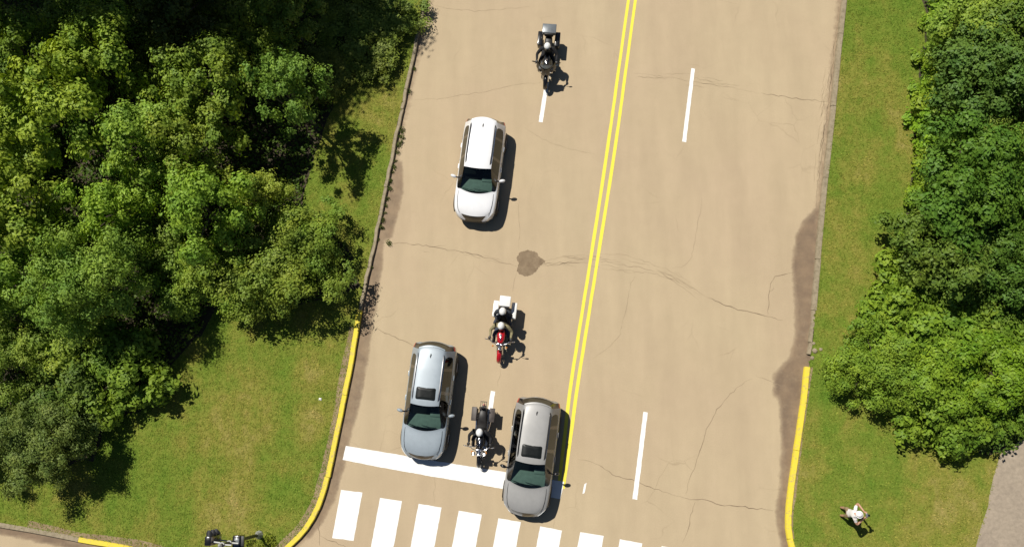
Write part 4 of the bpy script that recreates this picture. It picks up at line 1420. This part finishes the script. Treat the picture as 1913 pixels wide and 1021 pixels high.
def fender(parent, x, r, wd, a0, a1, mat, name):
    mb = MB(); rings = []
    for k in range(15):
        a = R(a0 + (a1 - a0) * k / 14)
        rr = r + .045
        ring = []
        for j in range(9):
            t = -1 + 2 * j / 8
            ring.append(Vector((x + math.cos(a) * (rr - .05 * t * t), wd * t, r + math.sin(a) * (rr - .05 * t * t))))
        for j in range(8, -1, -1):
            t = -1 + 2 * j / 8
            ring.append(Vector((x + math.cos(a) * (rr - .012 - .05 * t * t), (wd - .008) * t, r + math.sin(a) * (rr - .012 - .05 * t * t))))
        rings.append(ring)
    mb.loft(rings)
    return mb.build(name, mat, parent, angle=50)

def motorcycle(name, px_rear, px_front, zr, label, tank, bags, bag_style, tourpak=None, shield=None, fairing=None, crash_bars=True, group=None, spot=0, fender_mat=None, steer=0.0):
    a = G(*px_rear, zr); b = G(*px_front, .45)
    d = b - a; d.z = 0
    c = a + d.normalized() * (d.length - 1.22)
    rz = math.atan2(d.y, d.x)
    loc = (c.x, c.y, 0.0)
    root = empty(name, loc, rz)
    tag(root, label, 'motorcycle', group)
    rF, rR = .315, .305
    fm = fender_mat or tank
    moto_wheel(root, .86, rF, .125, M['chrome'])
    moto_wheel(root, -.74, rR, .155, M['chrome'])
    fender(root, .86, rF, .085, -10, 150, fm, 'front_fender')
    fender(root, -.74, rR, .105, 25, 200, fm, 'rear_fender')
    for s in (-1, 1):
        MB().tube([(.86, .105 * s, rF), (.72, .105 * s, .62), (.60, .105 * s, .93)], [.032, .030, .026], 8).build('fork', M['chrome'], root)
    # frame and engine
    fr = MB()
    for s in (-1, 1):
        fr.tube([(.58, 0, .86), (.42, .10 * s, .45), (.25, .13 * s, .20), (-.35, .13 * s, .20), (-.55, .12 * s, .42), (-.42, .10 * s, .66), (.10, .05 * s, .78), (.56, 0, .88)], .020, 6)
        fr.tube([(-.35, .12 * s, .30), (-.74, .13 * s, rR)], .024, 6)
    fr.build('frame', M['dark_metal'], root)
    en = MB()
    en.box((.02, 0, .33), (.52, .24, .22), .05)
    for ang, x in ((24, .18), (-24, -.07)):
        rot = Matrix.Rotation(R(ang), 3, 'Y')
        for k in range(6):
            p = Vector((x, 0, .46)) + rot @ Vector((0, 0, .03 * k))
            en.box(p, (.155, .17, .016), .006, rot=rot)
        en.box(Vector((x, 0, .46)) + rot @ Vector((0, 0, .20)), (.13, .14, .05), .02, rot=rot)
    en.lathe([(.0, .12), (.10, .12), (.11, .15), (.08, .18), (.0, .185)], c=(.06, 0, .36), n=18)
    en.lathe([(.0, -.12), (.13, -.12), (.14, -.16), (.10, -.19), (.0, -.195)], c=(-.06, 0, .33), n=18)
    en.build('engine', M['dull_metal'], root)
    for s in (-1, 1):
        MB().tube([(.24, -.10, .52), (.30, -.16, .36), (.18, -.21 * 1, .24), (-.2, -.24, .22), (-.95, -.26, .25)] if s < 0 else [(-.14, .10, .52), (-.10, .17, .36), (-.25, .22, .24), (-.5, .25, .22), (-.95, .26, .25)], [.022, .024, .028, .045, .048], 9).build('exhaust', M['chrome'], root)
    # tank
    rings = []
    for x, w_, zb, zt in ((-.10, .035, .74, .80), (-.06, .09, .70, .86), (.05, .135, .69, .915), (.20, .155, .70, .945), (.36, .145, .72, .945), (.48, .10, .76, .91), (.53, .04, .80, .87)):
        zm = (zb + zt) / 2; hz_ = (zt - zb) / 2
        rings.append([Vector((x, w_ * math.copysign(abs(math.cos(t)) ** .7, math.cos(t)), zm + hz_ * math.copysign(abs(math.sin(t)) ** .8, math.sin(t)))) for t in [2 * math.pi * k / 18 for k in range(18)]])
    tk = MB().loft(rings).build('fuel_tank', tank, root, angle=60)
    MB().lathe([(.0, .012), (.035, .012), (.04, 0), (.04, -.02)], c=(.22, .0, .948), axis='z', n=14).build('fuel_cap', M['chrome'], tk)
    MB().box((.33, 0, .950), (.16, .05, .02), .009).build('tank_console', M['chrome'], tk)
    # seat
    rings = []
    for x, w_, z0, z1 in ((-.98, .06, .70, .80), (-.94, .12, .68, .84), (-.72, .15, .66, .86), (-.55, .16, .64, .85), (-.46, .17, .62, .80), (-.30, .19, .61, .745), (-.14, .16, .62, .745), (-.04, .08, .66, .76), (0.0, .04, .70, .76)):
        zm, hz_ = (z0 + z1) / 2, (z1 - z0) / 2
        rings.append([Vector((x, w_ * math.copysign(abs(math.cos(t)) ** .6, math.cos(t)), zm + hz_ * math.copysign(abs(math.sin(t)) ** .6, math.sin(t)))) for t in [2 * math.pi * k / 16 for k in range(16)]])
    MB().loft(rings).build('seat', M['seat_leather'], root, angle=60)
    # bars
    hb = MB()
    hb.tube([(.36, .44, 1.00), (.44, .36, 1.02), (.54, .24, 1.06), (.58, .10, 1.00), (.58, 0, .97), (.58, -.10, 1.00), (.54, -.24, 1.06), (.44, -.36, 1.02), (.36, -.44, 1.00)], .0145, 7)
    hb.box((.57, 0, .965), (.09, .20, .06), .02)
    hb.build('handlebar', M['chrome'], root)
    for s in (-1, 1):
        MB().tube([(.43, .375 * s, 1.018), (.345, .455 * s, .998)], .021, 8).build('grip', M['rubber'], root)
        MB().tube([(.49, .33 * s, 1.01), (.43, .47 * s, .99)], .008, 5).build('lever', M['chrome'], root)
        MB().tube([(.47, .34 * s, 1.03), (.47, .40 * s, 1.12), (.45, .47 * s, 1.17)], .008, 5).build('mirror_stem', M['chrome'], root)
        MB().ell((.445, .50 * s, 1.19), (.022, .075, .045), 12, 7, 0, Matrix.Rotation(R(10 * s), 3, 'Z')).build('mirror', M['chrome'] if not fairing else M['gloss_black'], root)
        MB().box((.32, .29 * s, .315), (.30, .11, .03), .012).build('footboard', M['dark_metal'], root)
        MB().ell((.64, .26 * s, .87), (.035, .035, .035), 10, 6).build('turn_signal', M['amber_lens'], root)
        if spot:
            MB().lathe([(.0, -.06), (.055, -.05), (.07, .02), (.075, .05), (.06, .055), (.0, .06)], axis='x', c=(.70, .20 * s, .88), n=14).build('spotlight', M['chrome'], root)
    hl = MB().lathe([(.0, -.11), (.06, -.10), (.10, -.03), (.112, .05), (.10, .065)], axis='x', c=(.70, 0, .86), n=20).build('headlight', M['chrome'], root)
    MB().lathe([(.10, .055), (.07, .075), (.0, .085)], axis='x', c=(.70, 0, .86), n=20).build('lens', M['lens'], hl)
    if crash_bars:
        MB().tube([(.42, 0, .58), (.46, .24, .56), (.46, .36, .44), (.43, .30, .28), (.38, .10, .24), (.38, -.10, .24), (.43, -.30, .28), (.46, -.36, .44), (.46, -.24, .56), (.42, 0, .58)], .018, 7).build('crash_bar', M['chrome'], root)
    if fairing is not None:
        rows = []
        for k in range(13):
            t = -1 + 2 * k / 12
            y = .40 * t
            row = []
            for j in range(6):
                q = j / 5
                row.append(Vector((.86 - .34 * t * t - .10 * q * q - .02, y * (1 - .12 * q), .74 + .14 * t * t + q * (.40 - .16 * t * t))))
            rows.append(row)
        mb = MB().loft(rows, closed=False)
        inner = [[p + Vector((-.03, 0, .0)) for p in r_] for r_ in rows]
        mb.loft(inner, closed=False)
        mb.build('fairing', fairing, root, angle=60, fixn=False)
        MB().box((.60, 0, .99), (.24, .60, .20), .05).build('instrument_panel', M['black_plastic'], root)
    if shield is not None:
        rows = []
        for k in range(11):
            t = -1 + 2 * k / 10
            rows.append([Vector((.76 - .16 * t * t - .20 * q, .27 * t * (1 - .15 * q), (1.08 if fairing is not None else .98) + q * (.36 - .08 * t * t))) for q in (0, .25, .5, .75, 1)])
        mb = MB().loft(rows, closed=False)
        mb.build('windshield', shield, root, fixn=False)
    # luggage
    for s in (-1, 1):
        if bag_style == 'hard':
            bg = MB().box((-.80, .345 * s, .52), (.62, .20, .30), .055, seg=3)
            o = bg.build('saddlebag', bags, root)
            MB().box((-.80, .345 * s, .685), (.62, .215, .07), .03, seg=3).build('lid', bags, o)
            MB().box((-.62, .450 * s, .655), (.05, .02, .04), .006).build('latch', M['chrome'], o)
        else:
            bg = MB().box((-.74, .32 * s, .50), (.50, .17, .30), .05, seg=3, taper=(.92, .9))
            o = bg.build('saddlebag', bags, root)
            MB().box((-.74, .335 * s, .645), (.51, .20, .035), .016, rot=Matrix.Rotation(R(-12 * s), 3, 'X')).build('lid', bags, o)
            for xx in (-.62, -.86):
                MB().box((xx, .418 * s, .54), (.03, .012, .20), .004).build('strap', M['chrome'], o)
    if tourpak is not None:
        tp = MB().box((-1.06, 0, .93), (.38, .54 if tourpak[1] == 'wide' else .40, .24), .07, seg=3).build('top_box', tourpak[0], root)
        MB().box((-1.06, 0, 1.065), (.40, .56 if tourpak[1] == 'wide' else .42, .06), .028, seg=3).build('lid', tourpak[0], tp)
        MB().box((-.83, 0, .98), (.07, .36, .22), .03).build('backrest', M['seat_leather'], root)
        MB().box((-1.265, 0, .90), (.03, .30, .06), .012).build('taillight', M['red_lens'], root)
    else:
        MB().tube([(-.86, .12, .80), (-.97, .12, 1.04), (-.99, .06, 1.10), (-.99, -.06, 1.10), (-.97, -.12, 1.04), (-.86, -.12, .80)], .012, 6).build('sissy_bar', M['chrome'], root)
        MB().box((-.965, 0, 1.00), (.05, .22, .16), .022).build('backrest', M['seat_leather'], root)
        MB().box((-1.10, 0, .56), (.05, .10, .08), .016).build('taillight', M['red_lens'], root)
        rk = MB()
        for y in (-.10, -.03, .04, .11):
            rk.tube([(-.93, y, .855), (-1.2, y, .865)], .010, 5)
        rk.tube([(-1.2, -.12, .865), (-1.2, .13, .865)], .012, 5)
        rk.build('luggage_rack', M['dark_metal'], root)
    MB().box((-1.06 if tourpak is None else -1.10, 0, .47), (.015, .20, .12), .004).build('number_plate', M['signal_grey'], root)
    MB().tube([(-.10, .14, .22), (-.18, .30, .06)], .012, 6).build('side_stand', M['dark_metal'], root)
    return root, loc, rz

r_, l_, z_ = motorcycle('motorcycle', (1027, 46), (1018, 165), 1.05, 'black touring motorcycle with grey top box leading the procession', M['gloss_black'], M['gloss_black'], 'hard', (M['bag_grey'], 'wide'), M['clear_glass'], M['gloss_black'], spot=1)
rider('person', l_, z_, 'rider in black with white helmet on the black touring motorcycle', M['black_cloth'], M['black_cloth'], M['white_paint'], (.39, .415, 1.03))
r_, l_, z_ = motorcycle('motorcycle', (944, 560), (931, 678), 1.05, 'red motorcycle with white hard luggage carrying two people', M['red_paint'], M['white_paint'], 'hard', (M['white_paint'], 'narrow'), None, None, fender_mat=M['red_paint'])
rider('person', l_, z_, 'rider in olive jacket with white helmet steering the red motorcycle', M['olive_cloth'], M['denim'], M['white_paint'], (.39, .415, 1.03), arm_mat=M['olive_cloth'], hip=(-.20, 0, .80))
rider('person', l_, z_, 'passenger in dark clothes and white helmet behind the rider of the red motorcycle', M['navy_cloth'], M['denim'], M['white_paint'], (-.26, .22, 1.02), hip=(-.66, 0, .92), lean=.04, foot=(-.15, .31, .42), vest=None)
r_, l_, z_ = motorcycle('motorcycle', (902, 768), (894, 874), .86, 'black cruiser motorcycle with leather saddlebags waiting between the two cars', M['gloss_black'], M['bag_leather'], 'soft', None, None, None, spot=1)
rider('person', l_, z_, 'rider in black with white helmet on the cruiser between the two cars', M['black_cloth'], M['black_cloth'], M['white_paint'], (.39, .415, 1.03), lean=.12)

# ------------------------------------------------------------------ standing person on the right lawn
def bystander():
    p = G(1570, 954, LZ)
    root = empty('person', (p.x, p.y, LZ), R(-6))
    tag(root, 'person in white shirt and white hat holding a camera up on the right lawn', 'person')
    J = {'pelvis': ((0, 0, .93), (.135, .115)), 'waist': ((.02, 0, 1.08), (.13, .105)), 'chest': ((.05, 0, 1.27), (.16, .12)), 'neck0': ((.08, 0, 1.42), (.09, .075)), 'neck': ((.10, 0, 1.49), .052), 'crown': ((.12, 0, 1.57), .055)}
    B = [('pelvis', 'waist'), ('waist', 'chest'), ('chest', 'neck0'), ('neck0', 'neck'), ('neck', 'crown')]
    BM = {('neck0', 'neck'): 2, ('neck', 'crown'): 2}
    for s, sd in ((1, 'l'), (-1, 'r')):
        J['sh' + sd] = ((.07, .18 * s, 1.39), .065)
        J['el' + sd] = ((.20, .36 * s, 1.24), .045)
        J['sl' + sd] = ((.12, .26 * s, 1.32), .062)
        J['wr' + sd] = ((.36, .12 * s, 1.40), .030)
        B += [('neck0', 'sh' + sd), ('sh' + sd, 'sl' + sd), ('sl' + sd, 'el' + sd), ('el' + sd, 'wr' + sd)]
        BM[('sl' + sd, 'el' + sd)] = 2; BM[('el' + sd, 'wr' + sd)] = 2
        J['hip' + sd] = ((0, .10 * s, .88), .092); J['mid' + sd] = ((.01, .12 * s, .66), .080); J['kn' + sd] = ((.02, .13 * s, .48), .057)
        J['an' + sd] = ((-.03, .14 * s, .09), .038); J['to' + sd] = ((.13, .155 * s, .04), .035)
        B += [('pelvis', 'hip' + sd), ('hip' + sd, 'mid' + sd), ('mid' + sd, 'kn' + sd), ('kn' + sd, 'an' + sd), ('an' + sd, 'to' + sd)]
        BM[('pelvis', 'hip' + sd)] = 1; BM[('hip' + sd, 'mid' + sd)] = 1; BM[('mid' + sd, 'kn' + sd)] = 1
        BM[('kn' + sd, 'an' + sd)] = 2; BM[('an' + sd, 'to' + sd)] = 3
    hc = Vector((.13, 0, 1.62))
    def ex(mb):
        head_geo(mb, hc, (1, 0, -.1), 2, 4, 4)
        for s, sd in ((1, 'l'), (-1, 'r')):
            hand_geo(mb, Vector(J['wr' + sd][0]), (.5, -.35 * s, .8), (0.3, -1.0 * s, 0), 2, .8)
    body_object('body', J, B, 'pelvis', BM, [M['white_cloth'], M['khaki'], M['skin'], M['khaki'], M['hair']], root, ex)
    h = MB().ell(hc + Vector((-.012, 0, .035)), (.115, .095, .115), 18, 8, 0, zmin=-.05)
    h.lathe([(.09, .0), (.128, -.008), (.130, -.014), (.09, -.01)], c=hc + Vector((.0, 0, .045)), axis='z', n=22)
    h.build('hat', M['white_cloth'], root)
    return root, p
bp, bpos = bystander()
cm_ = empty('camera_device', bp.matrix_basis @ Vector((.43, 0, 1.49)), R(-6))
tag(cm_, 'small dark camera held in both hands by the person on the lawn', 'camera')
MB().box((0, 0, 0), (.07, .14, .09), .012).build('camera_body', M['bag_grey'], cm_)
MB().lathe([(.0, .0), (.035, .0), (.038, .07), (.03, .075), (.0, .07)], axis='x', c=(.03, 0, 0), n=16).build('lens', M['gloss_black'], cm_)

# ------------------------------------------------------------------ signal pole at the grassy corner
def signal_pole():
    p = G(484, 998, LZ)
    root = empty('signal_pole', (p.x, p.y, LZ), 0)
    tag(root, 'grey signal pole with black pedestrian signal standing on the grassy corner', 'traffic signal')
    MB().lathe([(.0, 0), (.16, 0), (.16, .03), (.12, .10), (.085, .26), (.07, .30), (.0, .30)], axis='z', n=8).build('base_cover', M['signal_grey'], root, angle=20)
    MB().tube([(0, 0, .3), (0, 0, 2.0), (0, 0, 3.95)], [.060, .057, .052], 14).build('pole', M['dark_metal'], root)
    MB().lathe([(.06, 3.9), (.065, 3.95), (.04, 4.0), (.0, 4.02)], axis='z', n=14).build('pole_cap', M['signal_grey'], root)
    # pedestrian head
    hd = MB().box((.10, -.02, 2.45), (.30, .44, .42), .03).build('pedestrian_signal', M['gloss_black'], root)
    MB().box((.10, -.02, 2.665), (.18, .26, .02), .008).build('top_plate', M['bag_grey'], hd)
    MB().box((.26, -.02, 2.62), (.16, .40, .02), .006).build('visor', M['black_plastic'], hd)
    # upper brackets and vehicle signal head
    for z, y in ((3.70, .10), (3.05, .10)):
        br = MB()
        br.tube([(-.44, y, z), (-.1, y * .6, z), (.0, 0, z), (.30, -.02, z)], .028, 8)
        br.lathe([(.0, -.06), (.085, -.06), (.085, .06), (.0, .06)], axis='z', c=(0, 0, z), n=14)
        br.build('bracket', M['signal_grey'], root)
    vh = MB().box((-.44, .12, 3.38), (.22, .30, .98), .03).build('signal_head', M['gloss_black'], root)
    for k, m_ in enumerate((M['red_lens'], M['amber_lens'], M['smoke_glass'])):
        z = 3.70 - .31 * k
        MB().lathe([(.0, -.02), (.10, -.01), (.105, .0)], axis='y', c=(-.44, .285, z), n=18).build('lens', m_, vh)
        v = MB()
        rings = []
        for j in range(9):
            a_ = R(-20 + 220 * j / 8)
            rings.append([Vector((-.44 + .12 * math.cos(a_), yy, z + .12 * math.sin(a_))) for yy in (.27, .27 + .2 * max(.35, math.sin(a_)))])
        v.loft(rings, closed=False)
        v.build('visor', M['black_plastic'], vh, fixn=False)
signal_pole()
